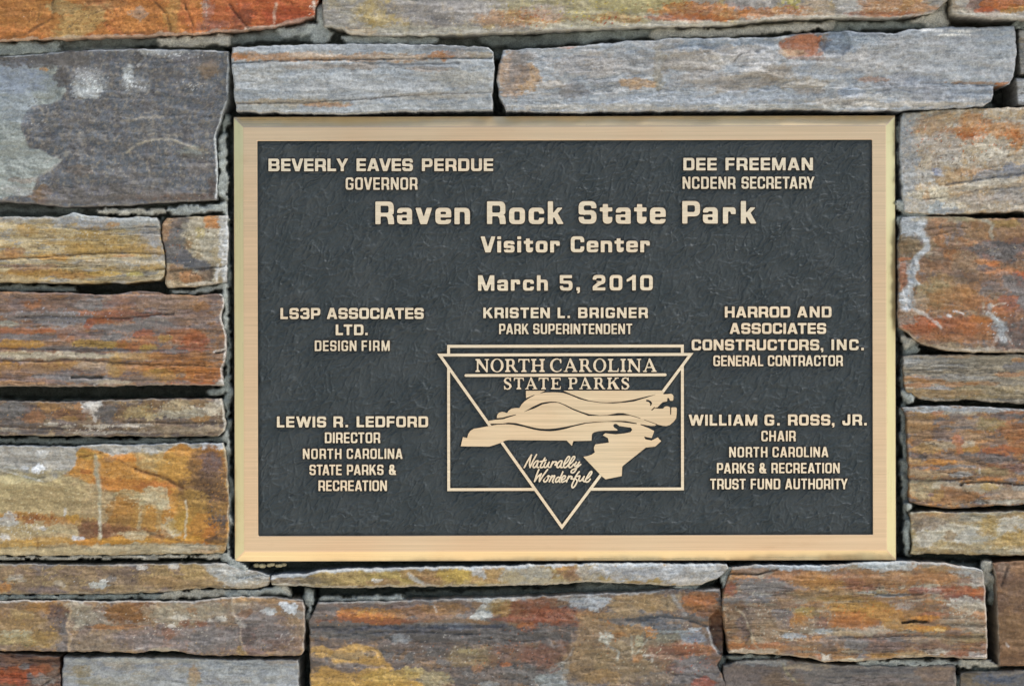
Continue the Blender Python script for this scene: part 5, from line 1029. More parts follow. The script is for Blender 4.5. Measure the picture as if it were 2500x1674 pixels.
# ------------------------------------------------------------------ outlines: polygons combined by distance fields
def contours(F, x0, y0, h):
    """closed loops of F = 0 (marching squares)"""
    ny, nx = F.shape
    B = F > 0
    pts = {}
    link = {}
    code = (B[:-1, :-1] * 1 + B[:-1, 1:] * 2 + B[1:, 1:] * 4 + B[1:, :-1] * 8)
    tab = {1: [(3, 0)], 2: [(0, 1)], 3: [(3, 1)], 4: [(1, 2)], 5: [(3, 0), (1, 2)], 6: [(0, 2)], 7: [(3, 2)], 8: [(2, 3)], 9: [(2, 0)], 10: [(0, 1), (2, 3)], 11: [(2, 1)], 12: [(1, 3)], 13: [(1, 0)], 14: [(0, 3)]}
    def key(j, i, e):
        return ((0, j, i), (1, j, i + 1), (0, j + 1, i), (1, j, i))[e]
    def pos(k):
        o, j, i = k
        a = F[j, i]
        b = F[j, i + 1] if o == 0 else F[j + 1, i]
        t = a / (a - b)
        return (x0 + (i + (t if o == 0 else 0)) * h, y0 + (j + (0 if o == 0 else t)) * h)
    for j, i in zip(*np.nonzero((code > 0) & (code < 15))):
        for a, b in tab[int(code[j, i])]:
            ka, kb = key(j, i, a), key(j, i, b)
            link.setdefault(ka, []).append(kb); link.setdefault(kb, []).append(ka)
    loops = []; seen = set()
    for s in link:
        if s in seen: continue
        loop = [s]; seen.add(s); cur = s
        while True:
            nx_ = [k for k in link[cur] if k not in seen]
            if not nx_: break
            cur = nx_[0]; seen.add(cur); loop.append(cur)
        if len(loop) < 6: continue
        p = np.array([pos(k) for k in loop])
        # drop points that lie on straight runs
        keep = []
        last = p[0]
        for q in range(len(p)):
            a = p[q - 1] if not keep else p[keep[-1]]
            b = p[(q + 1) % len(p)]
            e = b - a; L = math.hypot(*e) + 1e-12
            dev = abs((p[q] - a)[0] * e[1] - (p[q] - a)[1] * e[0]) / L
            if dev > h * 0.035 or (keep and q - keep[-1] > 9): keep.append(q)
        if len(keep) >= 3: loops.append(p[keep])
    return loops

def relief(name, loops, parent, face_mat, rise=0.0025, bevel=0.0006, label=None, lift=0.0):
    """raised bronze figure from closed outlines in the plaque plane, one mesh with dark drafted sides"""
    cu = bpy.data.curves.new(name, 'CURVE')
    cu.dimensions = '2D'; cu.fill_mode = 'BOTH'
    for lp in loops:
        sp = cu.splines.new('POLY')
        sp.points.add(len(lp) - 1)
        co = np.zeros((len(lp), 4), np.float32); co[:, :2] = lp; co[:, 3] = 1
        sp.points.foreach_set("co", co.reshape(-1))
        sp.use_cyclic_u = True
    cu.extrude = max(rise - bevel, 1e-5); cu.bevel_depth = bevel; cu.bevel_resolution = 0
    tmp = bpy.data.objects.new("tmp", cu)
    COL.objects.link(tmp)
    dg = bpy.context.evaluated_depsgraph_get()
    me = bpy.data.meshes.new_from_object(tmp.evaluated_get(dg))
    bpy.data.objects.remove(tmp); bpy.data.curves.remove(cu)
    me.name = name
    me.materials.clear(); me.materials.append(face_mat); me.materials.append(M_EDGE)
    nn = np.zeros(len(me.polygons) * 3); me.polygons.foreach_get("normal", nn)
    me.polygons.foreach_set("material_index", (nn.reshape(-1, 3)[:, 2] < 0.9).astype(np.int32))
    me.polygons.foreach_set("use_smooth", np.zeros(len(me.polygons), dtype=bool))
    me.transform(Matrix.Rotation(math.radians(90), 4, 'X'))
    me.transform(Matrix.Translation((0, YP - lift, 0)))
    me.update()
    o = bpy.data.objects.new(name, me)
    COL.objects.link(o); o.parent = parent
    if label: o["label"] = label
    return o

# ------------------------------------------------------------------ block lettering (square shouldered sans), drawn here stroke by stroke
def rr(x0, y0, x1, y1, r=0.0):
    """rectangle with rounded corners r or (tl, tr, br, bl)"""
    tl, tr, br, bl = (r,) * 4 if not isinstance(r, tuple) else r
    m = min(x1 - x0, y1 - y0) / 2
    out = []
    for cx, cy, rad, a0 in ((x1, y1, tr, 0), (x0, y1, tl, 90), (x0, y0, bl, 180), (x1, y0, br, 270)):
        rad = min(rad, m)
        if rad <= 1e-6: out.append((cx, cy)); continue
        ox = cx - rad if a0 in (0, 270) else cx + rad
        oy = cy - rad if a0 in (0, 90) else cy + rad
        for k in range(7):
            a = math.radians(a0 + 15 * k)
            c, s = math.cos(a), math.sin(a)
            # slightly squared (superelliptic) corner
            f = 1.0 / (abs(c) ** 2.5 + abs(s) ** 2.5) ** (1 / 2.5)
            out.append((ox + rad * c * f, oy + rad * s * f))
    return out

def bar(x0, y0, x1, y1, wdt):
    """slanted stroke with level ends, horizontal width wdt"""
    return [(x0, y0), (x0 + wdt, y0), (x1 + wdt, y1), (x1, y1)]

def glyph(ch, w, v, h):
    """-> (width, [(sign, polygon)...]); w scales the width, v/h are stem and bar weights, cap height 1"""
    R = 0.27 * min(1, w + 0.15); r = max(0.04, R - v * 0.80)
    A = []
    def a(p): A.append((1, p))
    def s(p): A.append((-1, p))
    def ring(x0, y0, x1, y1, R_=None, vv=None, hh=None):
        R_ = R if R_ is None else R_
        vv = v if vv is None else vv; hh = h if hh is None else hh
        a(rr(x0, y0, x1, y1, R_)); s(rr(x0 + vv, y0 + hh, x1 - vv, y1 - hh, max(0.05, R_ - vv * .8)))
    X = 0.72                                   # x-height
    if ch in 'O0':
        W = (.90 if ch == 'O' else .86) * w; ring(0, 0, W, 1)
    elif ch == 'C':
        W = .88 * w; ring(0, 0, W, 1); s([(W - v - .02, .37), (W + 1, .37), (W + 1, .63), (W - v - .02, .63)])
    elif ch == 'G':
        W = .90 * w; ring(0, 0, W, 1); s([(W - v - .02, .53), (W + 1, .53), (W + 1, .68), (W - v - .02, .68)])
        a(rr(W * .52, .53 - h * .9, W, .53, 0)); s([(W - .0, -.1), (W + .1, -.1), (W + .1, .0), (W, .0)])
    elif ch in 'S53':
        W = .86 * w
        if ch == 'S':
            A2 = []
            a(rr(0, .5 - h / 2, W, 1, (R, R, 0, R))); s(rr(v, .5 + h / 2, W - v, 1 - h, r)); s([(W - v - .001, .5 + h / 2), (W + 1, .5 + h / 2), (W + 1, .685), (W - v - .001, .685)])
            s([(W * .5, .3), (W + 1, .3), (W + 1, .5 + h / 2), (W * .5, .5 + h / 2)])
            A.append((1, rr(0, 0, W, .5 + h / 2, (0, R, R, R)))); s(rr(v, h, W - v, .5 - h / 2, r)); s([(-1, .315), (v + .001, .315), (v + .001, .5 - h / 2), (-1, .5 - h / 2)])
            s([(-1, .3), (W * .45, .3), (W * .45, .5 - h / 2), (-1, .5 - h / 2)]) if False else None
            # give the upper left shoulder back after the lower bowl was laid down
            a(rr(0, .5 - h / 2, W * .6, .5 + h / 2, (0, 0, 0, R * .8)))
            s([(-.2, .5 - h / 2 - .0), (-.2, .315), (v + .0, .315), (v + .0, .5 - h / 2)])
            # round the heel of the upper bowl
            A.append((-2, (0, .5 - h / 2, R * .8)))
            a(rr(0, .5 - h / 2, v, 1 - R, (0, 0, 0, R * .8)))
        elif ch == '5':
            a(rr(0, 1 - h, W * .96, 1, 0)); a(rr(0, .46, v * .95, 1, 0)); a(rr(0, 0, W, .64, (0, R, R, R))); s(rr(v * .9, h, W - v, .64 - h, r))
            s([(-1, .30), (v + .01, .30), (v + .01, .46), (-1, .46)])
        else:
            a(rr(0, .46, W * .97, 1, (R, R, .1, .1))); s(rr(v, .5 + h / 2, W * .97 - v, 1 - h, r)); a(rr(0, 0, W, .54, (.1, R, R, R))); s(rr(v, h, W - v, .5 - h / 2, r))
            s([(-1, .32), (W * .32, .32), (W * .32, .68), (-1, .68)]); s([(-1, .31), (v, .31), (v, .69), (-1, .69)])
    elif ch == '2':
        W = .86 * w
        a(rr(0, .40, W, 1, (R, R, R, .1))); s(rr(v, .40 + h * 1.05, W - v, 1 - h, r)); s([(-1, .3), (W * .45, .3), (W * .45, .56), (-1, .56)]); s([(-1, .3), (v + .01, .3), (v + .01, .70), (-1, .70)])
        a([(0, 0), (0, .26), (W * .35, .50), (W * .62, .40 + h), (W * .72, .40), (v * .95, h * .9), (W, h), (W, 0)])
    elif ch == '1':
        W = .50 * w + v * .5; a(rr(W - v, 0, W, 1)); a([(W - v * .6, 1), (0, .72), (0, .58), (.04, .56), (W - v * .4, .78)])
    elif ch == 'B':
        W = .90 * w; a(rr(0, 0, W, .54, (0, R * .8, R * .9, 0))); a(rr(0, .46, W * .97, 1, (0, R * .9, R * .8, 0))); s(rr(v, h, W - v, .5 - h * .42, .05)); s(rr(v, .5 + h * .42, W * .97 - v, 1 - h, .05))
    elif ch == 'D':
        W = .90 * w; a(rr(0, 0, W, 1, (0, R, R, 0))); s(rr(v, h, W - v, 1 - h, (0.02, r, r, 0.02)))
    elif ch == 'P':
        W = .86 * w; a(rr(0, .32, W, 1, (0, R, R, 0))); s(rr(v, .32 + h, W - v, 1 - h, (0.02, r, r, 0.02))); a(rr(0, 0, v, 1))
    elif ch == 'R':
        W = .88 * w; a(rr(0, .34, W, 1, (0, R, R * .8, 0))); s(rr(v, .34 + h * .85, W - v, 1 - h, (0.02, r, r, 0.02))); a(rr(0, 0, v, 1))
        a([(W - v * 1.55, .36), (W - v * 1.22, .27), (W - v * 1.12, .15), (W - v * 1.05, 0), (W + .02, 0), (W, .25), (W - .03, .36), (W - .1, .43), (W - v * 1.4, .43)]); s([(W + .08, .50), (W - .10, .405), (W + .08, .31)])
    elif ch == 'E':
        W = .76 * w; a(rr(0, 0, v, 1)); a(rr(0, 0, W, h)); a(rr(0, .5 - h * .47, W * .97, .5 + h * .47)); a(rr(0, 1 - h, W, 1))
    elif ch == 'F':
        W = .74 * w; a(rr(0, 0, v, 1)); a(rr(0, .47 - h * .47, W * .95, .47 + h * .47)); a(rr(0, 1 - h, W, 1))
    elif ch == 'H':
        W = .90 * w; a(rr(0, 0, v, 1)); a(rr(W - v, 0, W, 1)); a(rr(0, .5 - h * .47, W, .5 + h * .47))
    elif ch == 'I':
        W = v; a(rr(0, 0, v, 1))
    elif ch == 'J':
        W = .74 * w; a(rr(0, 0, W, 1, (0, 0, R, R))); s(rr(v, h, W - v, 2, r)); s([(-1, .42), (W - v - .001, .42), (W - v - .001, 2), (-1, 2)])
    elif ch == 'L':
        W = .70 * w; a(rr(0, 0, v, 1)); a(rr(0, 0, W, h))
    elif ch == 'T':
        W = .82 * w; a(rr(W / 2 - v / 2, 0, W / 2 + v / 2, 1)); a(rr(0, 1 - h, W, 1))
    elif ch == 'U':
        W = .88 * w; a(rr(0, 0, W, 1, (0, 0, R, R))); s(rr(v, h, W - v, 2, r))
    elif ch == 'N':
        W = .92 * w; a(rr(0, 0, v, 1)); a(rr(W - v, 0, W, 1)); a([(0, 1), (v * 1.12, 1), (W, 0), (W - v * 1.12, 0)])
    elif ch == 'M':
        W = 1.08 * w + .02; a(rr(0, 0, v * .92, 1)); a(rr(W - v * .92, 0, W, 1))
        a([(0, 1), (v * 1.2, 1), (W / 2 + v * .42, 0), (W / 2 - v * .42, 0)]); a([(W, 1), (W - v * 1.2, 1), (W / 2 - v * .42, 0), (W / 2 + v * .42, 0)])
    elif ch == 'A':
        W = .98 * w; t = v * 1.08; a(bar(0, 0, W / 2 - t * .62, 1, t)); a([(W, 0), (W - t, 0), (W / 2 - t * .38, 1), (W / 2 + t * .62, 1)]); a(rr(W * .2, .19, W * .8, .19 + h * .85))
    elif ch == 'V':
        W = .96 * w; t = v * 1.08; a(bar(0, 1, W / 2 - t * .62, 0, t)); a([(W, 1), (W - t, 1), (W / 2 - t * .38, 0), (W / 2 + t * .62, 0)])
    elif ch == 'W':
        W = 1.42 * w; t = v * 1.02; q = W * .29
        for x0, x1 in ((0, q - t / 2), (W - t, W - q - t / 2)): a(bar(x0, 1, x1, 0, t))
        a(bar(q - t / 2, 0, W / 2 - t / 2, 1, t)); a(bar(W - q - t / 2, 0, W / 2 - t / 2, 1, t))
    elif ch == 'Y':
        W = .96 * w; t = v * 1.1; a(rr(W / 2 - v / 2, 0, W / 2 + v / 2, .48)); a([(0, 1), (t, 1), (W / 2 + v * .45, .36), (W / 2 - v * .5, .36)]); a([(W, 1), (W - t, 1), (W / 2 - v * .45, .36), (W / 2 + v * .5, .36)])
    elif ch == 'K':
        W = .92 * w; t = v * 1.15; a(rr(0, 0, v, 1)); a([(W - t - .02, 1), (W - .02, 1), (v * .9, .33), (v * .9, .56)]); a([(v * 1.05, .56), (v + t * .9, .70), (W + .02, 0), (W - t, 0)])
    elif ch == '&':
        W = .86 * w
        a(rr(W * .08, .52, W * .72, 1, R * .9)); s(rr(W * .08 + v * .9, .60, W * .72 - v * .9, 1 - h * .85, .06))
        a(rr(0, 0, W * .80, .60, R)); s(rr(v, h * .9, W * .80 - v, .52, r))
        a([(W * .16, .60), (W * .16 + v * 1.1, .66), (W * 1.02, 0), (W * 1.02 - v * 1.25, 0)]); a([(W * .60, .20), (W * .80, .14), (W * .98, .44), (W * .80, .46)])
        s([(W * .78, .40), (W * .60, .60), (W * 1.2, .62), (W * 1.2, .48)])
    elif ch == '.':
        W = v * .96; a(rr(0, 0, W, h * 1.1))
    elif ch == ',':
        W = v * .96; a(rr(0, 0, W, h * 1.1)); a([(W * .35, 0.02), (W, 0.02), (W, -.08), (W * .72, -.17), (W * .2, -.17), (W * .2, -.10), (W * .5, -.07)])
    elif ch == 'a':
        W = .72 * w; RX = R * .78; a(rr(0, 0, W, X, (RX, RX, 0, RX))); s(rr(v, .41, W - v, X - h * .92, .04)); s(rr(v * .95, h * .8, W - v, .43 - h * .72, .05))
        s([(-1, .40), (v * .96, .40), (v * .96, .50), (-1, .50)]); s([(v * .5, .41), (W - v, .41), (W - v, .50), (v * .5, .50)])
        s([(-1, .415), (v * .5 + .2, .415), (v * .5 + .2, .50), (-1, .50)]); a(rr(.02 * w, .49, .02 * w + v * .95, X - .08, (R * .5, 0, 0, 0)))
    elif ch == 'e':
        W = .76 * w; ring(0, 0, W, X, R * .85, v, h * .9); a(rr(v * .5, .30, W, .30 + h * .72)); s([(W - v - .005, .21), (W + 1, .21), (W + 1, .30), (W - v - .005, .30)])
    elif ch == 'o':
        W = .76 * w; ring(0, 0, W, X, R * .85, v, h * .9)
    elif ch == 'c':
        W = .74 * w; ring(0, 0, W, X, R * .85, v, h * .9); s([(W - v - .01, .27), (W + 1, .27), (W + 1, .45), (W - v - .01, .45)])
    elif ch == 'n':
        W = .74 * w; a(rr(0, 0, W, X, (0, R * .9, 0, 0))); s(rr(v, -1, W - v, X - h * .95, (.05, r, 0, 0)))
    elif ch == 'h':
        W = .74 * w; a(rr(0, 0, W, X, (0, R * .9, 0, 0))); s(rr(v, -1, W - v, X - h * .95, (.05, r, 0, 0))); a(rr(0, 0, v, 1))
    elif ch == 'r':
        W = .62 * w; a(rr(0, .42, W, X, (0, R * .8, 0, 0))); s(rr(v, -1, W - v * .95, X - h * .95, (.05, r, 0, 0))); a(rr(0, 0, v, X))
    elif ch == 'v':
        W = .80 * w; t = v * 1.05; a(bar(0, X, W / 2 - t * .6, 0, t)); a([(W, X), (W - t, X), (W / 2 - t * .4, 0), (W / 2 + t * .6, 0)])
    elif ch == 'k':
        W = .74 * w; t = v * 1.1; a(rr(0, 0, v, 1)); a([(W - t, X), (W - .02, X), (v * .9, .24), (v * .9, .44)]); a([(v * 1.0, .40), (v + t * .72, .52), (W + .02, 0), (W - t, 0)])
    elif ch == 't':
        W = .60 * w; x = .14 * w; a(rr(x, 0, W, .87, (0, 0, R * .8, R * .8))); s(rr(x + v, h * .92, W - v * .8, 2, r)); s([(W - v * .8 - .01, .32), (W + 1, .32), (W + 1, 2), (W - v * .8 - .01, 2)]); s([(x + v, .3), (W + 1, .3), (W + 1, 2), (x + v, 2)]); a(rr(0, X - h * .92, W, X))
    elif ch == 'i':
        W = v; a(rr(0, 0, v, X)); a(rr(0, .82, v, 1))
    elif ch == 's':
        W = .70 * w; m = X / 2; hh = h * .86; Rs = R * .72
        a(rr(0, m - hh / 2, W, X, (Rs, Rs, 0, Rs))); s(rr(v, m + hh / 2, W - v, X - hh, .04)); s([(W - v - .001, m + hh / 2), (W + 1, m + hh / 2), (W + 1, .50), (W - v - .001, .50)])
        s([(W * .5, 0), (W + 1, 0), (W + 1, m + hh / 2), (W * .5, m + hh / 2)])
        a(rr(0, 0, W, m + hh / 2, (0, Rs, Rs, Rs))); s(rr(v, hh, W - v, m - hh / 2, .04)); s([(-1, .215), (v + .001, .215), (v + .001, m - hh / 2), (-1, m - hh / 2)])
        a(rr(0, m - hh / 2, W * .6, m + hh / 2, (0, 0, 0, Rs * .7))); A.append((-2, (0, m - hh / 2, Rs * .8))); a(rr(0, m - hh / 2, v, X - Rs, (0, 0, 0, Rs * .8)))
    else:
        W = .3 * w
    return W, A

def field(A, X, Y):
    F = np.full(X.shape, -1e3)
    for sg, p in A:
        if sg == 1: F = np.maximum(F, poly_sdf(X, Y, p))
        elif sg == -1: F = np.minimum(F, -poly_sdf(X, Y, p))
        else:
            x, y, rad = p                 # trim a square heel so that it can be re-laid rounded
            F = np.minimum(F, -poly_sdf(X, Y, [(x - .1, y - .1), (x + rad, y - .1), (x + rad, y + rad), (x - .1, y + rad)]))
    return F

_cache = {}
def glyph_loops(ch, w, v, h, fn=glyph):
    k = (ch, w, v, h, fn.__name__)
    if k not in _cache:
        W, A = fn(ch, w, v, h)
        st_ = 1 / 46.0
        xs = np.arange(-.12, W + .14, st_); ys = np.arange(-.24, 1.08, st_)
        X, Y = np.meshgrid(xs, ys)
        F = field(A, X, Y)
        # cast letters: corners a little rounded
        for _ in range(2):
            G = F.copy()
            G[1:-1, 1:-1] = (F[1:-1, 1:-1] * 4 + F[:-2, 1:-1] + F[2:, 1:-1] + F[1:-1, :-2] + F[1:-1, 2:]) / 8
            F = np.where(np.abs(F) < 0.12, G, F)
        _cache[k] = (W, contours(F, xs[0], ys[0], st_))
    return _cache[k]

def words_to_loops(words, style, fn=glyph):
    """words: (text, x0, x1, cap_top, baseline) in layout units; letter spacing is set so that each word fills x0..x1"""
    w, v, h = style
    out = []
    for text, x0, x1, yt, yb in words:
        H = yb - yt
        gl = [glyph_loops(c, w, v, h, fn) for c in text]
        kern = []
        for a_, b_ in zip(text[:-1], text[1:]):
            kern.append(-.10 if a_ + b_ in ('AV', 'VA', 'LY', 'TA', 'AT', 'AY', 'RY', 'TY', 'LT', 'Pa') else (-.05 if a_ + b_ in ('VE', 'WI', 'RT', 'CT', 'RA', 'EV', 'OV', 'DY', 'PA', 'Vi') else 0))
        tot = sum(g[0] for g in gl) * H + sum(kern) * H
        n = len(gl) - 1
        gap = (x1 - x0 - tot) / n if n else 0
        sx = 1.0
        lo, hi = 0.05 * H, 0.30 * H
        if n and (gap < lo or gap > hi):      # keep a believable gap, stretch the letters instead
            g2 = min(max(gap, lo), hi)
            sx = (x1 - x0 - g2 * n) / tot; gap = g2
        if not n: sx = (x1 - x0) / tot
        x = x0
        for k, (W, loops) in enumerate(gl):
            for lp in loops:
                q = np.array([L2(x + p[0] * H * sx, yb - p[1] * H) for p in lp])
                out.append(q)
            x += W * H * sx + gap
            if k < n: x += kern[k] * H * sx
    return out

BOLD = (0.98, .242, .202)     # wide heavy capitals for the names
LIGHT = (0.70, .173, .153)    # narrow capitals for the offices
HEAD = (0.92, .228, .188)     # the title
SUB = (0.96, .236, .196)
LINES = [
 (BOLD, [("BEVERLY",655.5,850,387.5,418.2),("EAVES",870.5,1008,387.3,418),("PERDUE",1030,1204,387.3,418)]),
 (LIGHT, [("GOVERNOR",844,1019,433.4,463.4)]),
 (BOLD, [("DEE",1668.5,1749.7,385.8,416.2),("FREEMAN",1771.3,1984.7,385.5,416)]),
 (LIGHT, [("NCDENR",1666.5,1795.3,431.8,461.2),("SECRETARY",1810.4,1988.7,431.5,460.8)]),
 (HEAD, [("Raven",916.5,1147.3,492,547.4),("Rock",1189,1375.2,491.6,547),("State",1412.7,1625.2,491.3,546.3),("Park",1665.7,1846,491,545.8)]),
 (SUB, [("Visitor",1173.3,1366.5,577.2,616.3),("Center",1393.5,1586.4,577,615.9)]),
 (SUB, [("March",1167.1,1337.5,672,709.6),("5,",1366.7,1415.8,671.6,709.2),("2010",1447,1593.7,671.4,708.8)]),
 (BOLD, [("LS3P",684.6,782,751.7,778.6),("ASSOCIATES",797.7,1034.5,751.5,778.3)]),
 (BOLD, [("LTD.",819.6,897.6,791.9,817.9)]),
 (LIGHT, [("DESIGN",768.5,870.2,831,856.6),("FIRM",882.9,951.4,830.9,856.4)]),
 (BOLD, [("KRISTEN",1180,1342.4,750.7,776.4),("L.",1361.4,1391.5,750.6,776.3),("BRIGNER",1411.6,1581.5,750.5,776.2)]),
 (LIGHT, [("PARK",1218.6,1290.5,790.2,815.4),("SUPERINTENDENT",1301.8,1543.5,790,815.2)]),
 (BOLD, [("HARROD",1769.7,1929.5,748.1,775),("AND",1945.9,2030,748,774.8)]),
 (BOLD, [("ASSOCIATES",1781.3,2017,788.3,814.8)]),
 (BOLD, [("CONSTRUCTORS,",1688.7,2009.9,828.4,855),("INC.",2030,2108.9,828.2,854.6)]),
 (LIGHT, [("GENERAL",1741.6,1863.5,867.4,893.4),("CONTRACTOR",1874.6,2057.6,867.2,893.2)]),
 (BOLD, [("LEWIS",676.1,796.3,1016.2,1042.8),("R.",814.2,849.6,1016,1042.6),("LEDFORD",870.7,1045.2,1015.8,1042.3)]),
 (LIGHT, [("DIRECTOR",793.1,928.1,1055.1,1081)]),
 (LIGHT, [("NORTH",739.4,833.6,1094.7,1119.8),("CAROLINA",846.5,982.8,1094.5,1119.4)]),
 (LIGHT, [("STATE",755.6,834,1133.6,1159),("PARKS",846.9,936.2,1133.5,1158.8),("&",949.6,967.6,1133.4,1158.6)]),
 (LIGHT, [("RECREATION",777.5,944.6,1172,1197.8)]),
 (BOLD, [("WILLIAM",1681.1,1848.6,1011.7,1038.4),("G.",1866.6,1903.5,1011.5,1038.2),("ROSS,",1924,2037.1,1011.3,1038),("JR.",2056.6,2116,1011.1,1037.8)]),
 (LIGHT, [("CHAIR",1858.8,1942.4,1051,1076.6)]),
 (LIGHT, [("NORTH",1780.3,1873.6,1090.5,1115.6),("CAROLINA",1886,2022.4,1090.3,1115.2)]),
 (LIGHT, [("PARKS",1750.2,1840.8,1129.5,1154.8),("&",1853.7,1871.5,1129.4,1154.7),("RECREATION",1883.4,2050,1129.3,1154.4)]),
 (LIGHT, [("TRUST",1733.8,1820.5,1168,1193.7),("FUND",1832.8,1904.9,1167.9,1193.5),("AUTHORITY",1916.8,2069.5,1167.7,1193.3)]),
]
for style, words in LINES:
    relief("lettering", words_to_loops(words, style), plaque, M_LETTER, label="raised line reading " + " ".join(w_[0] for w_ in words))
# ------------------------------------------------------------------ the park emblem
def Z1(*p): return [(1050 + x / 3.2, 820 + y / 3.2) for x, y in p]
def Z3(*p): return [(1100 + x / 7.807, 930 + y / 7.807) for x, y in p]
def Z4(*p): return [(1400 + x / 7.807, 930 + y / 7.807) for x, y in p]
def Z6(*p): return [(1400 + x / 9.758, 1030 + y / 9.758) for x, y in p]

OUT = (Z3((1435,185),(1800,183)) + Z4((0,182),(1690,178),(1718,252),(1790,248),(1860,240),(1890,255),(1906,285),(1905,350),(1890,375),(1840,372),(1822,328),(1805,318),(1790,322),(1786,385),(1700,400),
       (1600,500),(1552,505),(1545,486),(1478,556),(1500,560),(1548,514),(1640,526),(1710,521),(1738,488),(1765,480),(1805,480),(1842,502),(1844,640),(1862,640),(1866,504),(1885,500),(1955,500),(1970,520),(1968,620),(1958,705),(1915,768),(1835,838),(1770,855),(1700,850),(1640,836),(1592,824),
       (1550,850),(1480,852),(1400,842),(1282,818),(1275,832),(1350,862),(1440,898),(1540,950),(1492,1082),(1420,1070),(1345,1054),(1372,1108),(1490,1130),(1610,1068),(1640,1114),(1675,1140),(1558,1246),(1380,1264))
       + Z6((1190,1030),(1162,1062),(1152,1282),(765,1360),(680,1290),(620,1230),(235,825),(350,802),(440,770),(510,715),(490,650),(488,600),(520,530),(845,485),(820,378),(700,312),(760,262),(850,275),(1000,290),(1200,270),(1360,238),(1402,180),(1370,130),(1230,110),(1090,92),(1040,50),(1005,38),(965,46),(948,90),(975,130),(1055,182),(1040,200),(750,202),(600,215),(500,240),(450,270),(438,310),(430,440))
       + Z4((0,1140)) + Z3((2342,1138),(2312,1232),(2212,1130),(1110,1120),(1050,1130),(1000,1150),(930,1185),(740,1245),(195,1240),(235,1065),(315,1082),(340,1000),(380,945),(440,908),(570,885),(705,858),
       (780,846),(753,808),(715,758),(850,736),(1000,725),(1100,692),(1250,644),(1240,634),(1100,664),(1000,692),(880,704),(890,640),(925,600),(980,585),(1030,592),(1075,610),(1110,560),(1160,525),(1230,512),(1312,512),(1345,455),(1400,395),(1470,340),(1530,305),(1606,270),(1596,262),(1520,288),(1440,324)))
SLITS = [
  Z3((1686,241),(1740,215),(1800,184),(2150,184),(2240,222),(2342,266)) + Z4((120,312),(300,370),(500,400),(640,405),(900,394),(1150,350),(1400,290),(1605,244),(1400,312),(1150,386),(1000,406),(750,424),(500,413),(250,376),(100,336)) + Z3((2342,292),(2240,252),(2150,226),(2050,215),(1950,211),(1800,217),(1740,228)),
  Z3((1380,592),(1450,556),(1560,492),(1720,416),(1810,398),(1900,390),(2000,392),(2080,406),(2200,455),(2342,525)) + Z4((150,582),(300,630),(500,650),(650,645),(750,625),(850,608),(950,610),(1050,634),(1280,704),(1276,714),(1070,653),(950,651),(800,655),(650,657),(500,661),(280,661),(200,627)) + Z3((2342,552),(2200,478),(2120,438),(2050,414),(1980,410),(1900,414),(1750,443),(1600,518),(1450,568)),
  Z4((1345,730),(1600,818),(1590,830),(1340,737)),
  Z3((753,809),(900,808),(1000,804),(1100,789),(1250,799),(1400,838),(1600,888),(1700,904),(1800,910),(1900,908),(2000,899),(2200,868),(2342,838)) + Z4((200,795),(400,775),(650,765),(850,755),(980,758),(1212,800),(1202,817),(900,779),(650,773),(500,781),(250,806)) + Z3((2342,864),(2200,906),(2100,930),(2000,946),(1900,954),(1800,950),(1700,942),(1600,926),(1500,900),(1400,871),(1200,831),(1050,821),(900,827),(780,846)),
  Z4((1385,355),(1430,356),(1480,385),(1500,420),(1480,470),(1460,468),(1462,425),(1430,395),(1385,385)),
]
TRI_O = Z1((55,138),(2058,132),(1030,1510))
def tri_inset(T, d):
    T = np.array(T); n = len(T); out = []
    c = T.mean(0)
    lines = []
    for i in range(n):
        p, q = T[i], T[(i + 1) % n]
        e = (q - p) / np.linalg.norm(q - p); nrm = np.array([-e[1], e[0]])
        if np.dot(c - p, nrm) < 0: nrm = -nrm
        lines.append((p + nrm * d, e))
    for i in range(n):
        (p, e), (q, f) = lines[i - 1], lines[i]
        t = np.linalg.solve(np.array([e, -f]).T, q - p)
        out.append(tuple(p + e * t[0]))
    return out
TRI_I = tri_inset(TRI_O, 6.9)
REC_O = [(1091.6, 841.6), (1669.4, 840.9), (1669.8, 1196.2), (1092.0, 1198.0)]
REC_I = tri_inset(REC_O, 7.0)

def build_emblem():
    stp = 0.62
    xs = np.arange(1060, 1700, stp); ys = np.arange(834, 1300, stp)
    X, Y = np.meshgrid(xs, ys)
    tri = np.minimum(poly_sdf(X, Y, TRI_O), -poly_sdf(X, Y, TRI_I))
    rec = np.minimum(poly_sdf(X, Y, REC_O), -poly_sdf(X, Y, REC_I))
    rec = np.minimum(rec, -poly_sdf(X, Y, TRI_O))
    border = np.maximum(tri, rec)
    mp = poly_sdf(X, Y, OUT)
    for s in SLITS: mp = np.minimum(mp, -poly_sdf(X, Y, s))
    border = np.minimum(border, -(mp + 0.25))
    def to_loops(F):
        out = []
        for lp in contours(F, xs[0], ys[0], stp):
            a = 0.5 * abs(np.dot(lp[:, 0], np.roll(lp[:, 1], 1)) - np.dot(lp[:, 1], np.roll(lp[:, 0], 1)))
            if a > 3.0: out.append(np.array([L2(*p) for p in lp]))
        return out
    em = empty("emblem", (0, 0, 0)); em.parent = plaque
    em["label"] = "raised triangular park emblem with a state map"
    relief("emblem_border", to_loops(border), em, M_LETTER, bevel=0.0004)
    relief("state_map", to_loops(mp), em, M_MAP, bevel=0.0003)
    return em
M_MAP = make_bronze("brushed_bronze_map", "e0c9a6", (9, 900, 750), 0.36, 0.9, 0.11)
emblem = build_emblem()

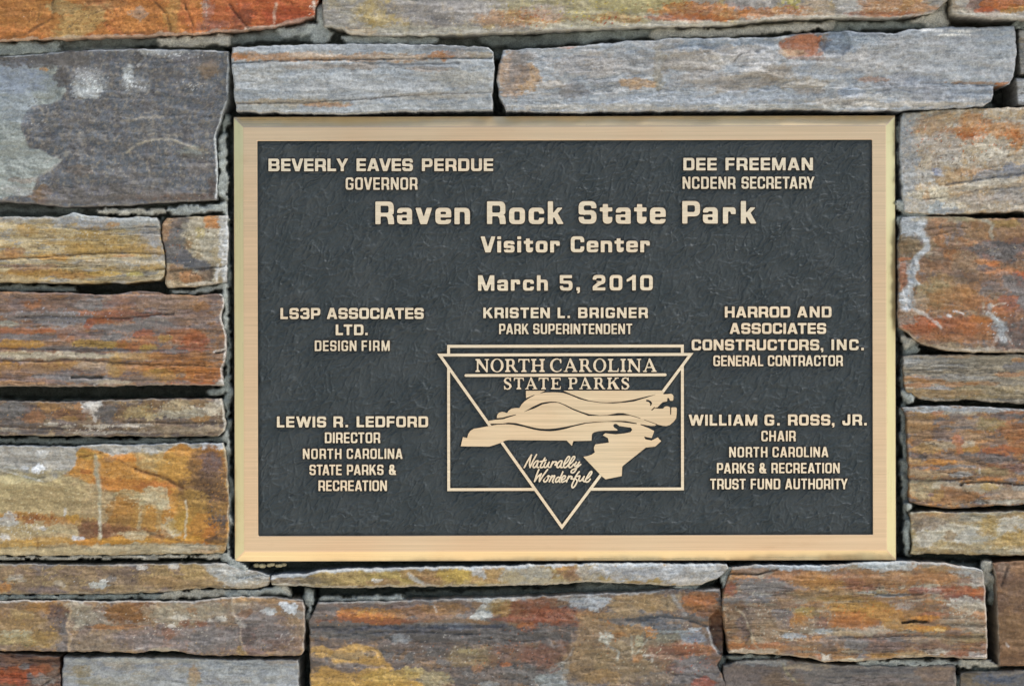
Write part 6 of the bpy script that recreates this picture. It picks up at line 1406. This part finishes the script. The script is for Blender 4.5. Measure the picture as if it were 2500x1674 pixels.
# --- roman capitals for the emblem
def serif(ch, w, v, h):
    """book-face capitals: v = heavy stem, h = hairline/serif thickness"""
    A = []
    def a(p): A.append((1, p))
    def s(p): A.append((-1, p))
    e = v * .62
    def stem(x, y0=0, y1=1, t=None, lo=True, hi=True):
        t = t or v
        a(rr(x, y0, x + t, y1))
        if lo: a([(x - e, y0), (x + t + e, y0), (x + t + e, y0 + h * .8), (x + t, y0 + h * 1.7), (x, y0 + h * 1.7), (x - e, y0 + h * .8)])
        if hi: a([(x - e, y1), (x + t + e, y1), (x + t + e, y1 - h * .8), (x + t, y1 - h * 1.7), (x, y1 - h * 1.7), (x - e, y1 - h * .8)])
    def oval(cx, cy, rx, ry, n=40):
        return [(cx + rx * math.cos(2 * math.pi * k / n), cy + ry * math.sin(2 * math.pi * k / n)) for k in range(n)]
    if ch == 'N':
        W = 1.06; stem(e, t=h * 1.25); a(rr(W - e - h * 1.25, 0, W - e, 1)); a([(W - 2 * e - h * 1.3, 1), (W, 1), (W, 1 - h * .9), (W - 2 * e - h * 1.3, 1 - h * .9)])
        a([(0, 1), (e + v * 1.15, 1), (W - e, .0), (W - e, -.03), (W - e - h, -.03), (e * .9, .86), (0, 1 - h * .9)])
    elif ch == 'O':
        W = 1.0; a(oval(.5, .5, .5, .53)); s(oval(.5, .5, .5 - v * 1.02, .53 - h * .75))
    elif ch == 'C':
        W = .92; a(oval(.5, .5, .5, .53)); s(oval(.55, .5, .55 - v * 1.02, .53 - h * .9)); s([(.70, .27), (2, .10), (2, .78), (.70, .72)]); a([(.78, .98), (.86, 1.0), (.86, .66), (.80, .66), (.74, .82)])
        s([(.88, -.1), (2, -.1), (2, 1.1), (.88, 1.1)])
        a([(.72, .08), (.80, .16), (.90, .26), (.88, .14), (.78, .03)])
    elif ch in 'RP':
        W = .96 if ch == 'R' else .80
        xr = .74 if ch == 'R' else .78
        a(rr(e, .44, xr, 1, (0, .27, .27, 0))); s(rr(e + v, .44 + h, xr - v * .95, 1 - h, (0.0, .2, .2, 0.0))); stem(e)
        if ch == 'R':
            a([(.42, .48), (.42 + v * 1.25, .48), (.90, h * .9), (W + .04, h * .8), (W + .04, 0), (.76, 0)])
    elif ch == 'T':
        W = .88; stem(W / 2 - v / 2, hi=False); a(rr(.02, 1 - h, W - .02, 1)); a([(0, .72), (.05, .72), (.13, 1 - h), (.13, 1), (.02, 1)]); a([(W, .72), (W - .05, .72), (W - .13, 1 - h), (W - .13, 1), (W - .02, 1)])
    elif ch == 'H':
        W = 1.06; stem(e); stem(W - e - v); a(rr(e, .5 - h * .55, W - e, .5 + h * .55))
    elif ch == 'A':
        W = 1.06; a([(.44, 1.03), (.56, 1.03), (W - .06, h * .6), (W - .06 - v * 1.15, h * .6), (.46, .82)]); a([(.50, 1.0), (.46, .84), (.16, h * .6), (.10, h * .6)]); a([(.47, 1.02), (.53, .98), (.17 + h * .5, 0.04), (.11, 0.04)])
        a(rr(.24, .30, .74, .30 + h)); a(rr(0, 0, .32, h * .8)); a(rr(W - .42, 0, W, h * .8))
    elif ch == 'L':
        W = .84; stem(e); a(rr(e, 0, W - .02, h)); a([(W - .20, 0), (W - .04, 0), (W, .30), (W - .05, .30), (W - .12, h)])
    elif ch == 'I':
        W = v + 2 * e; stem(e)
    elif ch == 'E':
        W = .86; stem(e); a(rr(e, 0, W - .03, h)); a(rr(e, 1 - h, W - .05, 1)); a(rr(e, .5 - h / 2, .58, .5 + h / 2)); a([(.54, .34), (.60, .34), (.60, .66), (.54, .66), (.50, .5)])
        a([(W - .18, 0), (W - .04, 0), (W, .28), (W - .05, .28), (W - .12, h)]); a([(W - .18, 1), (W - .04, 1), (W - .03, .74), (W - .08, .74), (W - .12, 1 - h)])
    elif ch == 'K':
        W = 1.04; stem(e); a([(.78, .97), (.90, .97), (e + v * .8, .38), (e + v * .8, .50)]); a(rr(.64, 1 - h * .8, W - .04, 1)); a([(.40, .60), (.40 + v * 1.1, .70), (W, 0), (W - v * 1.9, 0)]); a(rr(.66, 0, W + .02, h * .8))
    elif ch == 'S':
        W = .66; t = v * .92
        P = []
        pts = [(.58, .76), (.50, .92), (.32, .98), (.14, .90), (.08, .74), (.16, .60), (.34, .51), (.52, .40), (.59, .25), (.50, .08), (.32, .01), (.14, .06), (.06, .24)]
        wd = [h, h * .9, h * .9, t * .7, t * .95, t, t * 1.1, t, t * .95, t * .7, h * .9, h * .9, h]
        for k in range(len(pts) - 1):
            (x0, y0), (x1, y1) = pts[k], pts[k + 1]
            for f in (0, .5):
                cx, cy = x0 + (x1 - x0) * f, y0 + (y1 - y0) * f
                a(oval(cx, cy, (wd[k] + (wd[k + 1] - wd[k]) * f) * .55, (wd[k] + (wd[k + 1] - wd[k]) * f) * .55, 14))
            L = math.hypot(x1 - x0, y1 - y0); nx_, ny_ = -(y1 - y0) / L, (x1 - x0) / L
            a_, b_ = wd[k] * .55, wd[k + 1] * .55
            a([(x0 + nx_ * a_, y0 + ny_ * a_), (x1 + nx_ * b_, y1 + ny_ * b_), (x1 - nx_ * b_, y1 - ny_ * b_), (x0 - nx_ * a_, y0 - ny_ * a_)])
        a([(.54, 1.02), (.61, 1.02), (.62, .68), (.57, .68)]); a([(.10, -.02), (.03, -.02), (.01, .32), (.06, .32)])
    else: W = .3
    return W, A

SER = (1.0, .185, .092)
def elabel(txt, **k): return "raised " + txt
for nm, wl in (("NORTH CAROLINA", [("NORTH",1160.7,1330,876,907.6),("CAROLINA",1342.8,1603.3,875.6,907.4)]), ("STATE PARKS", [("STATE",1230,1369.5,921.6,949.9),("PARKS",1387.2,1536,921.2,949.6)])):
    relief("emblem_lettering", words_to_loops(wl, SER, serif), emblem, M_LETTER, bevel=0.0003, label="raised serif line reading " + nm)

# rule between the two lines, round ended
def bar_loops(x0, y0, x1, y1, r):
    out = []
    ang = math.atan2(y1 - y0, x1 - x0)
    for k in range(13): a = ang + math.pi / 2 + math.pi * k / 12; out.append((x0 + r * math.cos(a), y0 + r * math.sin(a)))
    for k in range(13): a = ang - math.pi / 2 + math.pi * k / 12; out.append((x1 + r * math.cos(a), y1 + r * math.sin(a)))
    return [np.array([L2(*p) for p in out])]
relief("rule", bar_loops(1137.5, 916.2, 1624, 914.6, 3.4), emblem, M_LETTER, bevel=0.0003)

# --- brush script motto
def catmull(P, n=7):
    P = [np.array(p, float) for p in P]
    P = [2 * P[0] - P[1]] + P + [2 * P[-1] - P[-2]]
    out = []
    for i in range(1, len(P) - 2):
        for k in range(n):
            t = k / n
            out.append(0.5 * ((2 * P[i]) + (-P[i - 1] + P[i + 1]) * t + (2 * P[i - 1] - 5 * P[i] + 4 * P[i + 1] - P[i + 2]) * t * t + (-P[i - 1] + 3 * P[i] - 3 * P[i + 1] + P[i + 2]) * t ** 3))
    out.append(P[-2])
    return out
SCRIPT = [
 [[(212,540),(270,430),(330,320),(400,215)], [(395,215),(365,340),(350,450),(362,535)], [(362,535),(440,370),(530,205)],
  [(572,368),(530,370),(470,430),(440,500),(462,540),(520,500),(575,385)], [(575,385),(545,480),(545,530),(585,535)],
  [(750,290),(690,390),(635,490),(640,540),(700,525)], [(620,385),(700,372),(780,345)],
  [(765,400),(725,490),(745,535),(790,515),(860,400)], [(860,400),(825,500),(860,535)],
  [(955,385),(925,450),(895,530)], [(925,455),(985,395),(1050,395),(1035,440),(1015,475),(1070,460)],
  [(1190,365),(1140,372),(1080,440),(1060,510),(1085,540),(1140,500),(1195,385)], [(1195,385),(1160,490),(1165,535),(1200,535)],
  [(1245,470),(1330,390),(1390,290),(1378,252),(1335,275),(1260,400),(1235,500),(1260,540),(1310,520),(1370,455)],
  [(1370,470),(1460,390),(1522,290),(1512,252),(1468,275),(1395,400),(1370,500),(1392,540),(1440,520),(1495,450)],
  [(1565,395),(1520,470),(1535,510),(1590,470),(1645,395)], [(1645,395),(1590,510),(1540,620),(1480,675),(1430,660),(1455,605),(1540,565),(1620,510),(1678,455)]],
 [[(590,592),(530,740),(480,900)], [(480,900),(570,770),(655,700)], [(655,700),(615,800),(605,900)], [(605,900),(700,750),(818,588)],
  [(835,750),(775,770),(720,850),(735,912),(790,890),(835,820),(838,760),(880,770)],
  [(935,750),(900,830),(862,905)], [(885,850),(950,775),(1000,752),(985,810),(945,890),(965,928)],
  [(1130,795),(1080,795),(1030,860),(1030,915),(1080,900),(1135,830)], [(1215,650),(1160,780),(1115,880),(1140,920)],
  [(1190,865),(1260,820),(1285,770),(1240,755),(1190,815),(1175,880),(1205,918),(1300,870)],
  [(1370,762),(1335,840),(1310,910)], [(1340,840),(1400,770),(1455,780),(1430,830),(1470,835)],
  [(1640,645),(1580,720),(1520,840),(1460,970),(1450,1035),(1480,1062),(1545,990),(1585,890),(1560,845),(1490,835)], [(1545,770),(1600,765),(1655,755)],
  [(1660,770),(1628,850),(1650,890),(1700,865),(1770,770)], [(1770,770),(1735,860),(1770,905)],
  [(1805,850),(1890,790),(1960,690),(1962,640),(1915,670),(1835,800),(1800,880),(1825,915),(1880,900),(1928,840)]]]
for words, txt in zip(SCRIPT, ("Naturally", "Wonderful")):
    stp = 0.42
    allp = [q for s_ in words for q in s_]
    xa, xb = 1260 + min(p[0] for p in allp) / 10.645 - 4, 1260 + max(p[0] for p in allp) / 10.645 + 4
    ya, yb = 1090 + min(p[1] for p in allp) / 10.645 - 4, 1090 + max(p[1] for p in allp) / 10.645 + 4
    xs = np.arange(xa, xb, stp); ys = np.arange(ya, yb, stp)
    X, Y = np.meshgrid(xs, ys)
    d = np.full(X.shape, 1e9)
    for s_ in words:
        pts = [(1260 + p[0] / 10.645, 1090 + p[1] / 10.645) for p in catmull(s_)]
        d = np.minimum(d, seg_dist(X, Y, pts))
    loops = [np.array([L2(*p) for p in lp]) for lp in contours(1.85 - d, xs[0], ys[0], stp)]
    relief("emblem_lettering", loops, emblem, M_LETTER, bevel=0.00025, label="raised brush script word reading " + txt)

# ------------------------------------------------------------------ cream adhesive beads squeezed out under the plaque
rs = random.Random(5)
bm = bmesh.new()
for k, px in enumerate((624, 637, 641, 655, 662, 675, 682, 690)):
    x, y, z = to_world(px, 1378.5 + rs.uniform(-2, 2), 0.0)
    r = rs.uniform(5.2, 7.2) * S
    mt = Matrix.Translation((x, 0.004 + rs.uniform(-.001, .001), z)) @ Matrix.Diagonal((r * rs.uniform(1.0, 1.4), r, r * .85, 1))
    res = bmesh.ops.create_icosphere(bm, subdivisions=2, radius=1.0, matrix=mt)
bm.transform(Matrix.Translation((-plaque.location.x, 0, -plaque.location.z)))
for f in bm.faces: f.smooth = True
me = bpy.data.meshes.new("adhesive_beads"); bm.to_mesh(me); bm.free()
me.materials.append(make_plain("cream_adhesive", "b3a57f", .7, 0, .3, .15, 200))
ob = bpy.data.objects.new("adhesive_beads", me); COL.objects.link(ob); ob.parent = plaque
ob["label"] = "cream adhesive beads squeezed out along the lower edge"
